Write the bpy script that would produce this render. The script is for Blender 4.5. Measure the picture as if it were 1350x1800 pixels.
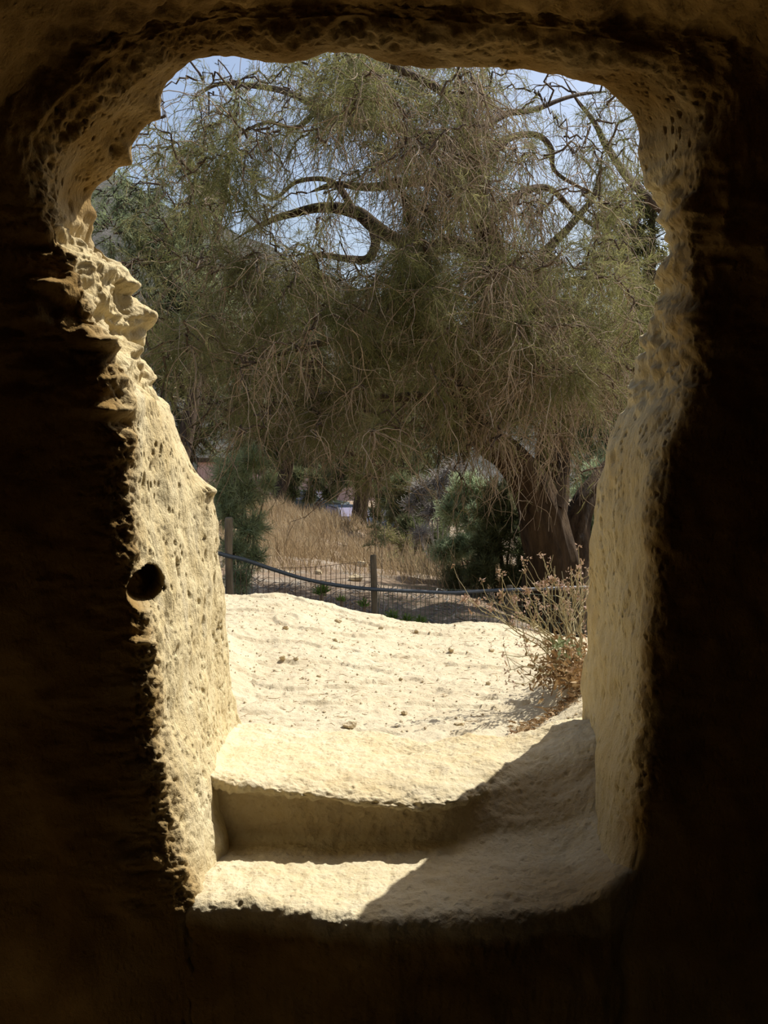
import bpy, math, random
import numpy as np
from mathutils import Vector

for o in list(bpy.data.objects):
    bpy.data.objects.remove(o, do_unlink=True)
C = bpy.context.scene
COL = C.collection
rng = np.random.default_rng(7)
random.seed(7)

# ------------------------------------------------------------------ camera, sky, sun, exposure
EYE = 1.65                      # eye height above the cave floor
F = 1900.0                      # focal length in pixels of the 1350x1800 frame
PITCH = math.atan2(100.0, F)
cam = bpy.data.cameras.new('camera'); camo = bpy.data.objects.new('camera', cam); COL.objects.link(camo)
camo.location = (0, 0, EYE); camo.rotation_euler = (math.pi/2 - PITCH, 0, 0)
cam.sensor_fit = 'VERTICAL'; cam.sensor_height = 36; cam.lens = 36*F/1800
cam.clip_start = 0.02; cam.clip_end = 2000
C.camera = camo
C.view_settings.view_transform = 'Standard'; C.view_settings.look = 'None'
C.view_settings.gamma = 1; C.view_settings.use_curve_mapping = False
C.view_settings.exposure = 0.0

SUN = Vector((0.61, 0.50, 1.0)).normalized()          # towards the sun
sl = bpy.data.lights.new('sun', 'SUN'); sl.energy = 7.0; sl.angle = math.radians(0.55); sl.color = (1, 0.965, 0.90)
so = bpy.data.objects.new('sun', sl); COL.objects.link(so); so.location = (10, 8, 20)
so.rotation_euler = (-SUN).to_track_quat('-Z', 'Y').to_euler()
w = bpy.data.worlds.new('world'); C.world = w; w.use_nodes = True
nt = w.node_tree; nt.nodes.clear()
sky = nt.nodes.new('ShaderNodeTexSky'); sky.sky_type = 'NISHITA'; sky.sun_disc = False
sky.sun_elevation = math.asin(SUN.z); sky.sun_rotation = math.atan2(SUN.x, SUN.y)
sky.air_density = 1.0; sky.dust_density = 3.0; sky.ozone_density = 1.5
bg = nt.nodes.new('ShaderNodeBackground'); bg.inputs['Strength'].default_value = 0.15
wo = nt.nodes.new('ShaderNodeOutputWorld')
nt.links.new(sky.outputs[0], bg.inputs[0]); nt.links.new(bg.outputs[0], wo.inputs[0])

# ------------------------------------------------------------------ helpers
CP, SP = math.cos(PITCH), math.sin(PITCH)
def ray(px, py):
    u = (np.asarray(px, float)-675)/F; v = -(np.asarray(py, float)-900)/F
    y = CP + v*SP; z = -SP + v*CP
    return u/y, z/y                     # X and Z per unit of depth Y
def P(px, py, D):
    a, b = ray(px, py)
    return np.stack([a*D, np.broadcast_to(D, np.shape(a*D)).astype(float), b*D+EYE], -1)
def px_x(px, D): return float(ray(px, 900)[0])*D

G3 = rng.normal(size=(256, 3)); G3 /= np.linalg.norm(G3, axis=1)[:, None]
def h3(i, j, k, s=0):
    n = (i*73856093) ^ (j*19349663) ^ (k*83492791) ^ (s*2654435 + 12345)
    n = (n ^ (n >> 13))*1274126177
    return (n ^ (n >> 16)) & 0x7fffffff
def perlin(p, s=0):
    p = np.asarray(p, float); sh = p.shape[:-1]; p = p.reshape(-1, 3)
    i = np.floor(p).astype(np.int64); f = p-i
    t = f*f*f*(f*(f*6-15)+10); out = np.zeros(len(p))
    for a in (0, 1):
        for b in (0, 1):
            for c in (0, 1):
                g = G3[h3(i[:, 0]+a, i[:, 1]+b, i[:, 2]+c, s) & 255]
                d = (f-np.array([a, b, c]))
                wgt = (t[:, 0] if a else 1-t[:, 0])*(t[:, 1] if b else 1-t[:, 1])*(t[:, 2] if c else 1-t[:, 2])
                out += wgt*(g*d).sum(1)
    return (out*1.6).reshape(sh)
def fbm(p, o=4, s=0, r=0.5):
    v = 0; a = 1
    for k in range(o):
        v = v + a*perlin(p*(2.03**k)+k*7.3, s+k); a *= r
    return v
def worley(p, s=0):
    p = np.asarray(p, float); sh = p.shape[:-1]; p = p.reshape(-1, 3)
    i = np.floor(p).astype(np.int64); best = np.full(len(p), 9.); cid = np.zeros(len(p))
    for a in (-1, 0, 1):
        for b in (-1, 0, 1):
            for c in (-1, 0, 1):
                q = i+np.array([a, b, c]); h = h3(q[:, 0], q[:, 1], q[:, 2], s)
                o = np.stack([(h & 1023)/1023., ((h >> 10) & 1023)/1023., ((h >> 20) & 1023)/1023.], -1)
                d = ((q+o-p)**2).sum(1); m = d < best
                best = np.where(m, d, best); cid = np.where(m, (h % 997)/997., cid)
    return np.sqrt(best).reshape(sh), cid.reshape(sh)
def ss(a, b, x):
    t = np.clip((np.asarray(x, float)-a)/(b-a), 0, 1); return t*t*(3-2*t)
def gs(x, c, s): return np.exp(-((x-c)/s)**2)

def mesh_np(name, V, Fq, mat, parent=None, smooth=True, kind=None, Ft=None):
    """one mesh object out of numpy vertices, quads and triangles"""
    V = np.asarray(V, np.float32).reshape(-1, 3); me = bpy.data.meshes.new(name)
    Fq = np.zeros((0, 4), int) if Fq is None or len(Fq) == 0 else np.asarray(Fq)
    Ft = np.zeros((0, 3), int) if Ft is None or len(Ft) == 0 else np.asarray(Ft)
    nl = Fq.size+Ft.size; npoly = len(Fq)+len(Ft)
    me.vertices.add(len(V)); me.vertices.foreach_set('co', V.ravel())
    me.loops.add(nl); me.loops.foreach_set('vertex_index', np.concatenate([Fq.ravel(), Ft.ravel()]).astype(np.int32))
    st = np.concatenate([np.arange(len(Fq))*4, Fq.size+np.arange(len(Ft))*3]).astype(np.int32)
    me.polygons.add(npoly); me.polygons.foreach_set('loop_start', st)
    me.polygons.foreach_set('use_smooth', np.full(npoly, smooth))
    me.update(calc_edges=True); me.validate()
    me.materials.append(mat)
    o = bpy.data.objects.new(name, me); COL.objects.link(o)
    if parent is not None: o.parent = parent
    if kind: o['kind'] = kind
    return o
def grid_faces(n, m, flip=False):
    i = np.arange(n-1)[:, None]*m + np.arange(m-1)[None]
    f = np.stack([i, i+1, i+m+1, i+m], -1).reshape(-1, 4)
    return f[:, ::-1] if flip else f
def tag(o, label=None, cat=None, group=None, kind=None):
    if label: o['label'] = label
    if cat: o['category'] = cat
    if group: o['group'] = group
    if kind: o['kind'] = kind
    return o
def empty(name, loc, label=None, cat=None, group=None):
    o = bpy.data.objects.new(name, None); COL.objects.link(o); o.location = loc; o.empty_display_size = 0.1
    return tag(o, label, cat, group)
class MB:
    """collects vertices and faces of one mesh"""
    def __init__(s): s.v = []; s.q = []; s.t = []; s.n = 0
    def add(s, V, Q=None, T=None):
        V = np.asarray(V, float).reshape(-1, 3); s.v.append(V)
        if Q is not None and len(Q): s.q.append(np.asarray(Q)+s.n)
        if T is not None and len(T): s.t.append(np.asarray(T)+s.n)
        s.n += len(V)
    def build(s, name, mat, parent=None, smooth=True, kind=None):
        V = np.concatenate(s.v)
        if parent is not None: V = V-np.array(parent.location)
        return mesh_np(name, V, np.concatenate(s.q) if s.q else None, mat, parent, smooth, kind, np.concatenate(s.t) if s.t else None)
    def tubes(s, Pp, R, k=3, cap=False):
        """Pp (N,M,3) polylines, R (N,M) radii"""
        Pp = np.asarray(Pp, float); R = np.asarray(R, float)
        if Pp.ndim == 2: Pp = Pp[None]; R = R[None]
        N, M, _ = Pp.shape
        T = np.gradient(Pp, axis=1); T /= np.linalg.norm(T, axis=2, keepdims=True)+1e-9
        up = np.broadcast_to(np.array([0.31, 0.87, 0.38]), T.shape)
        A = np.cross(T, up); A /= np.linalg.norm(A, axis=2, keepdims=True)+1e-9
        B = np.cross(T, A)
        th = np.arange(k)*2*np.pi/k
        V = Pp[:, :, None]+R[:, :, None, None]*(np.cos(th)[None, None, :, None]*A[:, :, None]+np.sin(th)[None, None, :, None]*B[:, :, None])
        idx = np.arange(N*M*k).reshape(N, M, k); nx = np.roll(idx, -1, 2)
        Q = np.stack([idx[:, :-1], nx[:, :-1], nx[:, 1:], idx[:, 1:]], -1).reshape(-1, 4)
        s.add(V, Q)
        if cap and k > 3:
            c0 = [list(idx[n, 0]) for n in range(N)]; c1 = [list(idx[n, -1]) for n in range(N)]
            base = s.n-N*M*k
            T_ = []
            for c in c0+c1:
                for j in range(1, k-1): T_.append([c[0], c[j], c[j+1]])
            s.t.append(np.array(T_)+base)
    def needles(s, base, tip, wdt, bend=None):
        """thin bent leaf strips, base and tip (N,3)"""
        N = len(base); d = tip-base; L = np.linalg.norm(d, axis=1, keepdims=True)
        r = rng.normal(size=(N, 3)); sd = np.cross(d, r); sd /= np.linalg.norm(sd, axis=1, keepdims=True)+1e-9
        mid = (base+tip)/2 + (rng.normal(size=(N, 3))*0.10*L) + (0 if bend is None else bend)
        wv = sd*np.asarray(wdt).reshape(-1, 1)
        V = np.stack([base-wv*.35, base+wv*.35, mid+wv*.5, mid-wv*.5, tip], 1)
        i = np.arange(N)[:, None]*5
        s.add(V, i+np.array([[0, 1, 2, 3]]), i+np.array([[3, 2, 4]]))
    def box(s, c, sz, rz=0, taper=1.0):
        x, y, z = np.array(sz)/2.; v = []
        for zz, t in ((-z, 1.), (z, taper)):
            for a, b in ((-1, -1), (1, -1), (1, 1), (-1, 1)): v.append([a*x*t, b*y*t, zz])
        v = np.array(v); cr, sr = math.cos(rz), math.sin(rz)
        v = np.stack([v[:, 0]*cr-v[:, 1]*sr, v[:, 0]*sr+v[:, 1]*cr, v[:, 2]], 1)+np.array(c)
        s.add(v, [[0, 3, 2, 1], [4, 5, 6, 7], [0, 1, 5, 4], [1, 2, 6, 5], [2, 3, 7, 6], [3, 0, 4, 7]])

# ------------------------------------------------------------------ materials
def mat(name): 
    m = bpy.data.materials.new(name); m.use_nodes = True
    return m, m.node_tree, m.node_tree.nodes['Principled BSDF'], m.node_tree.nodes['Material Output']
def ramp(nt, src, stops):
    r = nt.nodes.new('ShaderNodeValToRGB'); e = r.color_ramp.elements
    while len(e) < len(stops): e.new(0.5)
    for el, (p, c) in zip(e, stops):
        el.position = p; el.color = (*c, 1) if len(c) == 3 else c
    nt.links.new(src, r.inputs[0]); return r.outputs[0]
def tex(nt, kind, scale, vec=None, detail=6, rough=0.6, **kw):
    n = nt.nodes.new('ShaderNodeTex'+kind); n.inputs['Scale'].default_value = scale
    if kind == 'Noise': n.inputs['Detail'].default_value = detail; n.inputs['Roughness'].default_value = rough
    if vec is not None: nt.links.new(vec, n.inputs['Vector'])
    for k, v in kw.items(): setattr(n, k, v)
    return n
def geo(nt, scale=(1, 1, 1)):
    g = nt.nodes.new('ShaderNodeNewGeometry'); mp = nt.nodes.new('ShaderNodeMapping')
    mp.inputs['Scale'].default_value = scale
    nt.links.new(g.outputs['Position'], mp.inputs['Vector']); return mp.outputs[0]
def mixc(nt, fac, a, b, mode='MIX'):
    m = nt.nodes.new('ShaderNodeMix'); m.data_type = 'RGBA'; m.blend_type = mode
    for s, v in ((0, fac), (6, a), (7, b)):
        if isinstance(v, (int, float)): m.inputs[s].default_value = v
        elif isinstance(v, tuple): m.inputs[s].default_value = (*v, 1)
        else: nt.links.new(v, m.inputs[s])
    return m.outputs[2]
def bump(nt, bs, srcs):
    prev = None
    for h, st, dist in srcs:
        b = nt.nodes.new('ShaderNodeBump'); b.inputs['Strength'].default_value = st; b.inputs['Distance'].default_value = dist
        nt.links.new(h, b.inputs['Height'])
        if prev is not None: nt.links.new(prev, b.inputs['Normal'])
        prev = b.outputs[0]
    nt.links.new(prev, bs.inputs['Normal'])

def rock_material(name, pale, mid, ochre, bumpk=1.0, grey=0.35, stretch=(1, 1, 0.45), shade_stain=None):
    m, t, b, o = mat(name)
    v = geo(t); vs = geo(t, stretch)
    n1 = tex(t, 'Noise', 3.5, v, 8, 0.62); n2 = tex(t, 'Noise', 26, vs, 6, 0.65); n3 = tex(t, 'Noise', 130, v, 4, 0.7)
    c = ramp(t, n1.outputs[0], [(0.30, ochre), (0.47, mid), (0.66, pale)])
    c2 = ramp(t, n2.outputs[0], [(0.32, mid), (0.58, pale)])
    c = mixc(t, 0.5, c, c2)
    g = tex(t, 'Noise', 11, vs, 7, 0.75)
    gf = ramp(t, g.outputs[0], [(0.55, (0, 0, 0)), (0.70, (grey, grey, grey))])
    c = mixc(t, gf, c, tuple(x*0.62 for x in (pale[1], pale[1]*0.96, pale[1]*0.84)))
    sp = ramp(t, n3.outputs[0], [(0.30, (0.72, 0.70, 0.66)), (0.45, (1, 1, 1))])
    c = mixc(t, 0.6, c, sp, 'MULTIPLY')
    if shade_stain:                                   # smoke stain and shade painted into the rock colour, weight stored on the mesh
        at = t.nodes.new('ShaderNodeAttribute'); at.attribute_name = 'shade_stain'
        sc = ramp(t, n1.outputs[0], [(0.32, shade_stain[0]), (0.5, shade_stain[1]), (0.68, shade_stain[2])])
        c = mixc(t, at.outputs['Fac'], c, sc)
    t.links.new(c, b.inputs['Base Color']); b.inputs['Roughness'].default_value = 0.95
    b.inputs['Specular IOR Level'].default_value = 0.1
    vo = tex(t, 'Voronoi', 75, vs); vr = ramp(t, vo.outputs['Distance'], [(0.0, (0, 0, 0)), (0.35, (1, 1, 1))])
    bump(t, b, [(n2.outputs[0], 0.28*bumpk, 0.03), (n3.outputs[0], 0.6*bumpk, 0.008), (vr, 0.5*bumpk, 0.004)])
    return m
SHADE_STAIN = ((0.112, 0.063, 0.016), (0.205, 0.123, 0.036), (0.30, 0.195, 0.070))  # dark ochre tones for smoke stain and painted shade
M_rock = rock_material('sandstone', (0.59, 0.505, 0.315), (0.50, 0.395, 0.205), (0.41, 0.28, 0.105), shade_stain=SHADE_STAIN)
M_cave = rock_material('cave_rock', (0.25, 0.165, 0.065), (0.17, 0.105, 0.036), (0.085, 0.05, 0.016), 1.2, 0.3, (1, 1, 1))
M_step = rock_material('step_rock', (0.57, 0.50, 0.345), (0.50, 0.405, 0.235), (0.43, 0.31, 0.14), 0.8, 0.3, (1, 1, 1), shade_stain=SHADE_STAIN)
M_terr = rock_material('terrace_earth', (0.53, 0.465, 0.325), (0.455, 0.38, 0.25), (0.41, 0.325, 0.20), 0.8, 0.15, (1, 1, 1))
M_floor = rock_material('cave_floor_dust', (0.50, 0.37, 0.19), (0.42, 0.30, 0.14), (0.33, 0.22, 0.09), 0.8, 0.1, (1, 1, 1))
M_stone = rock_material('loose_stone', (0.56, 0.47, 0.32), (0.44, 0.35, 0.21), (0.34, 0.24, 0.13), 0.8, 0.1, (1, 1, 1))

def leaf_material(name, cols, scale=2.5, trans=0.35):
    m, t, b, o = mat(name)
    n = tex(t, 'Noise', scale, geo(t), 5, 0.7)
    k = len(cols)
    c = ramp(t, n.outputs[0], [(0.34+0.32*i/(k-1), cc) for i, cc in enumerate(cols)])
    t.links.new(c, b.inputs['Base Color']); b.inputs['Roughness'].default_value = 0.7; b.inputs['Specular IOR Level'].default_value = 0.15
    tr = t.nodes.new('ShaderNodeBsdfTranslucent'); t.links.new(c, tr.inputs[0])
    mx = t.nodes.new('ShaderNodeMixShader'); mx.inputs[0].default_value = trans
    t.links.new(b.outputs[0], mx.inputs[1]); t.links.new(tr.outputs[0], mx.inputs[2]); t.links.new(mx.outputs[0], o.inputs[0])
    return m
M_leaf = leaf_material('tamarisk_leaf', [(0.115, 0.12, 0.038), (0.195, 0.19, 0.070), (0.31, 0.28, 0.13)], 1.6, 0.5)
M_leaf_grey = leaf_material('grey_green_leaf', [(0.17, 0.21, 0.10), (0.26, 0.30, 0.155), (0.36, 0.39, 0.22)], 1.5, 0.45)
M_leaf_dark = leaf_material('shade_leaf', [(0.085, 0.105, 0.045), (0.15, 0.165, 0.075), (0.24, 0.235, 0.12)], 1.2)
M_leaf_blue = leaf_material('blue_green_leaf', [(0.27, 0.33, 0.17), (0.38, 0.45, 0.26), (0.48, 0.54, 0.34)], 5, 0.5)
M_leaf_bright = leaf_material('succulent_leaf', [(0.14, 0.22, 0.05), (0.22, 0.33, 0.08), (0.33, 0.44, 0.14)], 8)
M_straw = leaf_material('dry_grass', [(0.24, 0.165, 0.085), (0.36, 0.265, 0.15), (0.48, 0.39, 0.25)], 1.0, 0.3)
M_dryleaf = leaf_material('dry_leaf', [(0.15, 0.08, 0.035), (0.30, 0.19, 0.09), (0.48, 0.37, 0.22)], 30, 0.2)
def bark(name, a, b_, sc=9, bk=1.0):
    m, t, b, o = mat(name); v = geo(t, (1, 1, 0.18)); n = tex(t, 'Noise', sc, v, 7, 0.7)
    c = ramp(t, n.outputs[0], [(0.35, a), (0.62, b_)]); t.links.new(c, b.inputs['Base Color'])
    b.inputs['Roughness'].default_value = 0.9; b.inputs['Specular IOR Level'].default_value = 0.15
    bump(t, b, [(n.outputs[0], bk, 0.06)]); return m
M_bark = bark('tamarisk_bark', (0.022, 0.014, 0.008), (0.105, 0.068, 0.036))
M_bark_dark = bark('dark_bark', (0.05, 0.035, 0.025), (0.13, 0.09, 0.06))
M_branch = bark('branch_bark', (0.05, 0.034, 0.024), (0.16, 0.115, 0.08), 14, 0.4)
M_twig = bark('tan_twig', (0.19, 0.13, 0.08), (0.46, 0.36, 0.25), 6, 0.1)
M_deadwood = bark('grey_deadwood', (0.18, 0.16, 0.14), (0.40, 0.37, 0.33), 6, 0.1)
M_stem = bark('shrub_stem', (0.22, 0.19, 0.11), (0.38, 0.33, 0.20), 20, 0.1)
M_post = bark('weathered_post', (0.10, 0.085, 0.06), (0.24, 0.20, 0.14), 16, 0.4)
def plain(name, col, rough=0.5, metal=0.0, spec=0.5):
    m, t, b, o = mat(name); n = tex(t, 'Noise', 40, geo(t), 4, 0.6)
    c = ramp(t, n.outputs[0], [(0.3, tuple(x*0.8 for x in col)), (0.7, col)]); t.links.new(c, b.inputs['Base Color'])
    b.inputs['Roughness'].default_value = rough; b.inputs['Metallic'].default_value = metal; b.inputs['Specular IOR Level'].default_value = spec
    return m
M_pipe = plain('grey_plastic_pipe', (0.06, 0.08, 0.10), 0.45)
M_wire = plain('rusty_wire', (0.13, 0.085, 0.055), 0.6, 0.4)
M_wire_green = plain('green_wire', (0.12, 0.15, 0.09), 0.5, 0.2)
M_carblue = plain('dark_blue_car_paint', (0.03, 0.045, 0.075), 0.2)
M_cargrey = plain('dark_green_car_paint', (0.035, 0.05, 0.045), 0.25)
M_glass = plain('car_glass', (0.25, 0.23, 0.32), 0.08)
M_tyre = plain('tyre_rubber', (0.02, 0.02, 0.02), 0.8)
M_chrome = plain('bright_trim', (0.75, 0.75, 0.75), 0.2, 0.8)
M_pink = plain('pale_pink_render', (0.72, 0.48, 0.40), 0.9)
M_petal = leaf_material('dried_petal', [(0.24, 0.16, 0.09), (0.36, 0.25, 0.17), (0.6, 0.46, 0.42)], 60, 0.2)

def ground_material():
    m, t, b, o = mat('dry_slope_soil'); v = geo(t)
    n = tex(t, 'Noise', 0.9, v, 8, 0.7); n2 = tex(t, 'Noise', 12, v, 6, 0.7)
    c = ramp(t, n.outputs[0], [(0.36, (0.20, 0.13, 0.07)), (0.5, (0.28, 0.20, 0.125)), (0.64, (0.36, 0.31, 0.24))])
    c2 = ramp(t, n2.outputs[0], [(0.35, (0.5, 0.45, 0.4)), (0.6, (1, 1, 1))])
    c = mixc(t, 0.7, c, c2, 'MULTIPLY'); t.links.new(c, b.inputs['Base Color']); b.inputs['Roughness'].default_value = 1
    bump(t, b, [(n2.outputs[0], 0.8, 0.08)]); return m
M_ground = ground_material()
def hill_material():
    m, t, b, o = mat('scrub_hill'); v = geo(t)
    n = tex(t, 'Noise', 0.35, v, 8, 0.75); n2 = tex(t, 'Voronoi', 0.5, v)
    c = ramp(t, n.outputs[0], [(0.40, (0.04, 0.045, 0.035)), (0.52, (0.08, 0.075, 0.06)), (0.62, (0.14, 0.125, 0.11))])
    t.links.new(c, b.inputs['Base Color']); b.inputs['Roughness'].default_value = 1
    bump(t, b, [(n.outputs[0], 1, 1.5)]); return m
M_hill = hill_material()

# ------------------------------------------------------------------ the rock wall with its doorway
def outerD(px, py):                  # cliff face leans back towards the cave as it rises
    a, b = ray(px, py); return 2.455/(1+0.5*b)
# (inner px, inner py, inner depth, outer px, outer py, wall edge W (X, Zrel, D))
rows = [
 (348,1990,2.00, 455,1560, -1.50,-1.75,1.90),
 (345,1750,2.00, 448,1443, -1.50,-1.20,1.90),
 (333,1607,2.00, 440,1361, -1.50,-0.90,1.90),
 (292,1475,2.00, 431,1280, -1.50,-0.72,1.90),
 (268,1275,2.00, 409,1151, -1.45,-0.50,1.92),
 (262,1132,2.00, 400,1053, -1.40,-0.35,1.94),
 (235, 990,2.00, 390, 949, -1.30,-0.20,1.95),
 (213, 895,2.00, 379, 876, -1.20,-0.08,1.95),
 (222, 800,2.00, 343, 800, -1.10, 0.02,1.95),
 (222, 705,2.00, 306, 721, -1.00, 0.12,1.95),
 (178, 610,2.00, 262, 639, -0.92, 0.22,1.95),
 (150, 515,2.00, 238, 552, -0.85, 0.32,1.95),
 (118, 440,2.00, 212, 481, -0.80, 0.42,1.94),
 ( 95, 372,1.99, 168, 416, -0.76, 0.50,1.93),
 ( 82, 300,1.98, 166, 350, -0.70, 0.58,1.92),
 (105, 240,1.98, 205, 312, -0.64, 0.64,1.92),
 (160, 180,1.98, 240, 258, -0.56, 0.69,1.92),
 (225, 125,1.98, 280, 205, -0.48, 0.735,1.93),
 (300,  88,1.98, 300, 150, -0.38, 0.77,1.94),
 (370,  70,1.98, 368, 117, -0.30, 0.788,1.95),
 (500,  72,1.98, 500, 119, -0.17, 0.792,1.95),
 (600,  64,1.98, 600, 104, -0.07, 0.796,1.95),
 (700,  70,1.98, 700, 124,  0.03, 0.794,1.95),
 (800,  76,1.98, 800, 127,  0.13, 0.790,1.95),
 (900,  82,1.98, 900, 130,  0.23, 0.785,1.95),
 (985,  90,1.98, 985, 140,  0.34, 0.775,1.95),
 (1080,106,1.98,1050, 155,  0.46, 0.755,1.94),
 (1180,132,1.98,1087, 190,  0.58, 0.730,1.93),
 (1250,190,1.97,1111, 230,  0.68, 0.690,1.92),
 (1240,260,1.96,1112, 285,  0.78, 0.64,1.92),
 (1212,330,1.97,1142, 340,  0.86, 0.56,1.92),
 (1204,385,1.98,1164, 416,  0.95, 0.47,1.93),
 (1202,440,1.99,1168, 481,  1.00, 0.40,1.93),
 (1214,515,2.00,1157, 552,  1.05, 0.30,1.94),
 (1222,610,2.00,1117, 639,  1.10, 0.20,1.94),
 (1208,705,2.00,1087, 721,  1.15, 0.10,1.94),
 (1164,800,2.00,1057, 800,  1.20, 0.00,1.94),
 (1150,895,2.00,1043, 876,  1.25,-0.10,1.94),
 (1144,990,2.00,1037, 949,  1.25,-0.20,1.94),
 (1137,1132,2.00,1031,1053, 1.30,-0.35,1.94),
 (1132,1275,2.00,1025,1151, 1.30,-0.50,1.94),
 (1118,1475,2.00,1019,1280, 1.30,-0.72,1.92),
 (1086,1607,2.00,1040,1361, 1.30,-0.90,1.90),
 (1076,1750,2.00,1045,1443, 1.30,-1.20,1.90),
 (1076,1990,2.00,1045,1560, 1.30,-1.75,1.90)]
rows = np.array(rows, float)
I = P(rows[:, 0], rows[:, 1], rows[:, 2])
O = P(rows[:, 3], rows[:, 4], outerD(rows[:, 3], rows[:, 4]))
W = np.stack([rows[:, 5], rows[:, 7], rows[:, 6]+EYE], 1)
# far outer cliff edge
nr = len(rows)
cen = np.array([0.0, 2.3, EYE-0.1])
Gd = O-cen; Gd[:, 1] = 0; Gd /= np.linalg.norm(Gd, axis=1)[:, None]
Gp = O+Gd*3.2
Gp[:, 2] = np.maximum(Gp[:, 2], EYE-1.4)
Gp[:, 1] = 2.455-0.5*(Gp[:, 2]-EYE)
Gp[:, 0] *= 1.2
Rr = W.copy(); Rr[:, 0] = W[:, 0]*1.25; Rr[:, 1] = -1.6
Rr[:, 0] = np.where(np.abs(W[:, 0]) > 0.65, np.sign(W[:, 0])*np.maximum(np.abs(Rr[:, 0]), 1.6), Rr[:, 0])
Rr[:, 2] = np.where(W[:, 2] > EYE+0.3, EYE+0.3+(W[:, 2]-EYE-0.3)*1.8, W[:, 2])
Mid = 0.5*(W+Rr); Mid[:, 0] *= 1.08
# dense resampling along the loop
nu_seg = []
for k in range(nr-1):
    L = max(np.linalg.norm(O[k+1]-O[k]), np.linalg.norm(I[k+1]-I[k]))
    d = 0.0036 if (k >= 2 and k <= 15) else (0.0046 if 15 < k < nr-4 else 0.02)
    nu_seg.append(max(3, int(L/d)))
tt = np.concatenate([k+np.arange(n)/n for k, n in enumerate(nu_seg)]+[[nr-1]])
def cat(A, t):
    k = np.clip(np.floor(t).astype(int), 0, nr-2); f = (t-k)[:, None]
    a = A[np.clip(k-1, 0, nr-1)]; b = A[k]; c = A[k+1]; d = A[np.clip(k+2, 0, nr-1)]
    return 0.5*((2*b)+(-a+c)*f+(2*a-5*b+4*c-d)*f*f+(-a+3*b-3*c+d)*f**3)
I_, O_, W_, G_, R_, M_ = [cat(A, tt) for A in (I, O, W, Gp, Rr, Mid)]
def nrm(v): return v/np.linalg.norm(v, axis=-1, keepdims=True)
def sec(a, b, n, pw=1.0, end=False):
    t = np.linspace(0, 1, n+1)[:None if end else -1]**pw
    return a[:, None]*(1-t)[None, :, None]+b[:, None]*t[None, :, None]
rc = 0.035
gi = nrm(W_-I_); io = nrm(O_-I_); go = nrm(G_-O_)
def corner(a, c, b, n):        # rounded corner, quadratic curve
    t = np.linspace(0, 1, n+1)[:-1][None, :, None]
    return a[:, None]*(1-t)**2+2*c[:, None]*t*(1-t)+b[:, None]*t*t
C1 = I_+0.25*rc*(-io-gi)*0; C2 = O_
d1 = np.minimum(rc, 0.35*np.linalg.norm(O_-I_, axis=1, keepdims=True))
parts = [sec(R_, M_, 10), sec(W_, M_, 72, 1.8, True)[:, :0:-1], sec(W_, I_+gi*rc, 66), corner(I_+gi*rc, I_, I_+io*d1, 16),
         sec(I_+io*d1, O_-io*d1, 120), corner(O_-io*d1, O_, O_+go*rc, 16), sec(O_+go*rc, O_+go*0.25, 12), sec(O_+go*0.25, G_, 12, 1.5, True)]
cnt = [p.shape[1] for p in parts]; cs = np.cumsum([0]+cnt)
S = np.concatenate(parts, 1)
# even out the ceiling crease between wall and vault
k0, k1 = cs[1]-0, cs[2]
for _ in range(10):
    a = S[:, k0+12:k1+18]; a[:, 1:-1] = 0.25*a[:, :-2]+0.5*a[:, 1:-1]+0.25*a[:, 2:]
nU, nV = S.shape[:2]
def normals(S):
    du = np.gradient(S, axis=0); dv = np.gradient(S, axis=1)
    n = np.cross(dv, du); return n/(np.linalg.norm(n, axis=2, keepdims=True)+1e-12)
N0 = normals(S)
# the normal must look out of the rock: towards the doorway axis
probe = N0[nU//5, (cs[4]+cs[5])//2]
if probe[0] < 0: N0 = -N0; FL = True
else: FL = False
Zr = S[..., 2]-EYE; X = S[..., 0]; Y = S[..., 1]
vi = np.arange(nV)[None, :]+0*np.arange(nU)[:, None]
jamb = ss(cs[3]-12, cs[3]+12, vi)*(1-ss(cs[6], cs[7], vi)*0.6)
inside = 1-ss(cs[3]-10, cs[3]+5, vi)
left = (X < 0); right = ~left
crag = np.where(left, ss(0.06, 0.20, Zr)*(1-ss(0.40, 0.50, Zr)), 0.65*ss(0.05, 0.15, Zr)*(1-ss(0.50, 0.60, Zr)))
crag = crag*(0.25+0.75*ss(cs[2]+25, cs[3]+6, vi))*(1-0.8*ss(cs[6], cs[7], vi))
top = ss(0.6, 0.72, Zr)
q = S
disp = 0.011*fbm(q*6.5, 3, 1) + 0.0045*(1-0.5*jamb)*fbm(q*24, 3, 5)
# vertical tool marks on the jambs
disp += jamb*(1-top)*(1-crag)*0.0022*fbm(q*np.array([40, 22, 7]), 2, 11)
# pits
f1, c1 = worley(q*np.array([80, 80, 46]), 3)
msk = ss(-0.15, 0.25, fbm(q*9, 2, 21))
disp -= jamb*(1-top*0.6)*np.where(c1 > 0.35, 1, 0)*(1-ss(0.10, 0.40, f1))*(0.003+0.0080*msk)*np.where(left, 1, 0.9)*(1-0.7*crag)
f2, c2 = worley(q*np.array([24, 24, 14]), 4)
disp -= jamb*np.where(c2 > 0.72, 1, 0)*(1-ss(0.05, 0.36, f2))*0.012*np.where(left, 1, 0.7)
# ragged edge between jamb and inner wall
edge = gs(vi, (cs[3]+cs[4])/2+2, 14)
disp += edge*0.008*fbm(q*30, 4, 31, 0.65)*np.where(left, 1.3, 0.7)
# honeycomb weathering high on the left, lesser on the right
strat = fbm(q*np.array([7, 9, 20]), 3, 41, 0.55)
lump = worley(q*np.array([14, 10, 17])+0.3*perlin(q*12, 9)[..., None], 6)[0]
disp += crag*(0.024*strat+0.030*(0.42-lump)+0.006*fbm(q*45, 3, 43))
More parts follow.
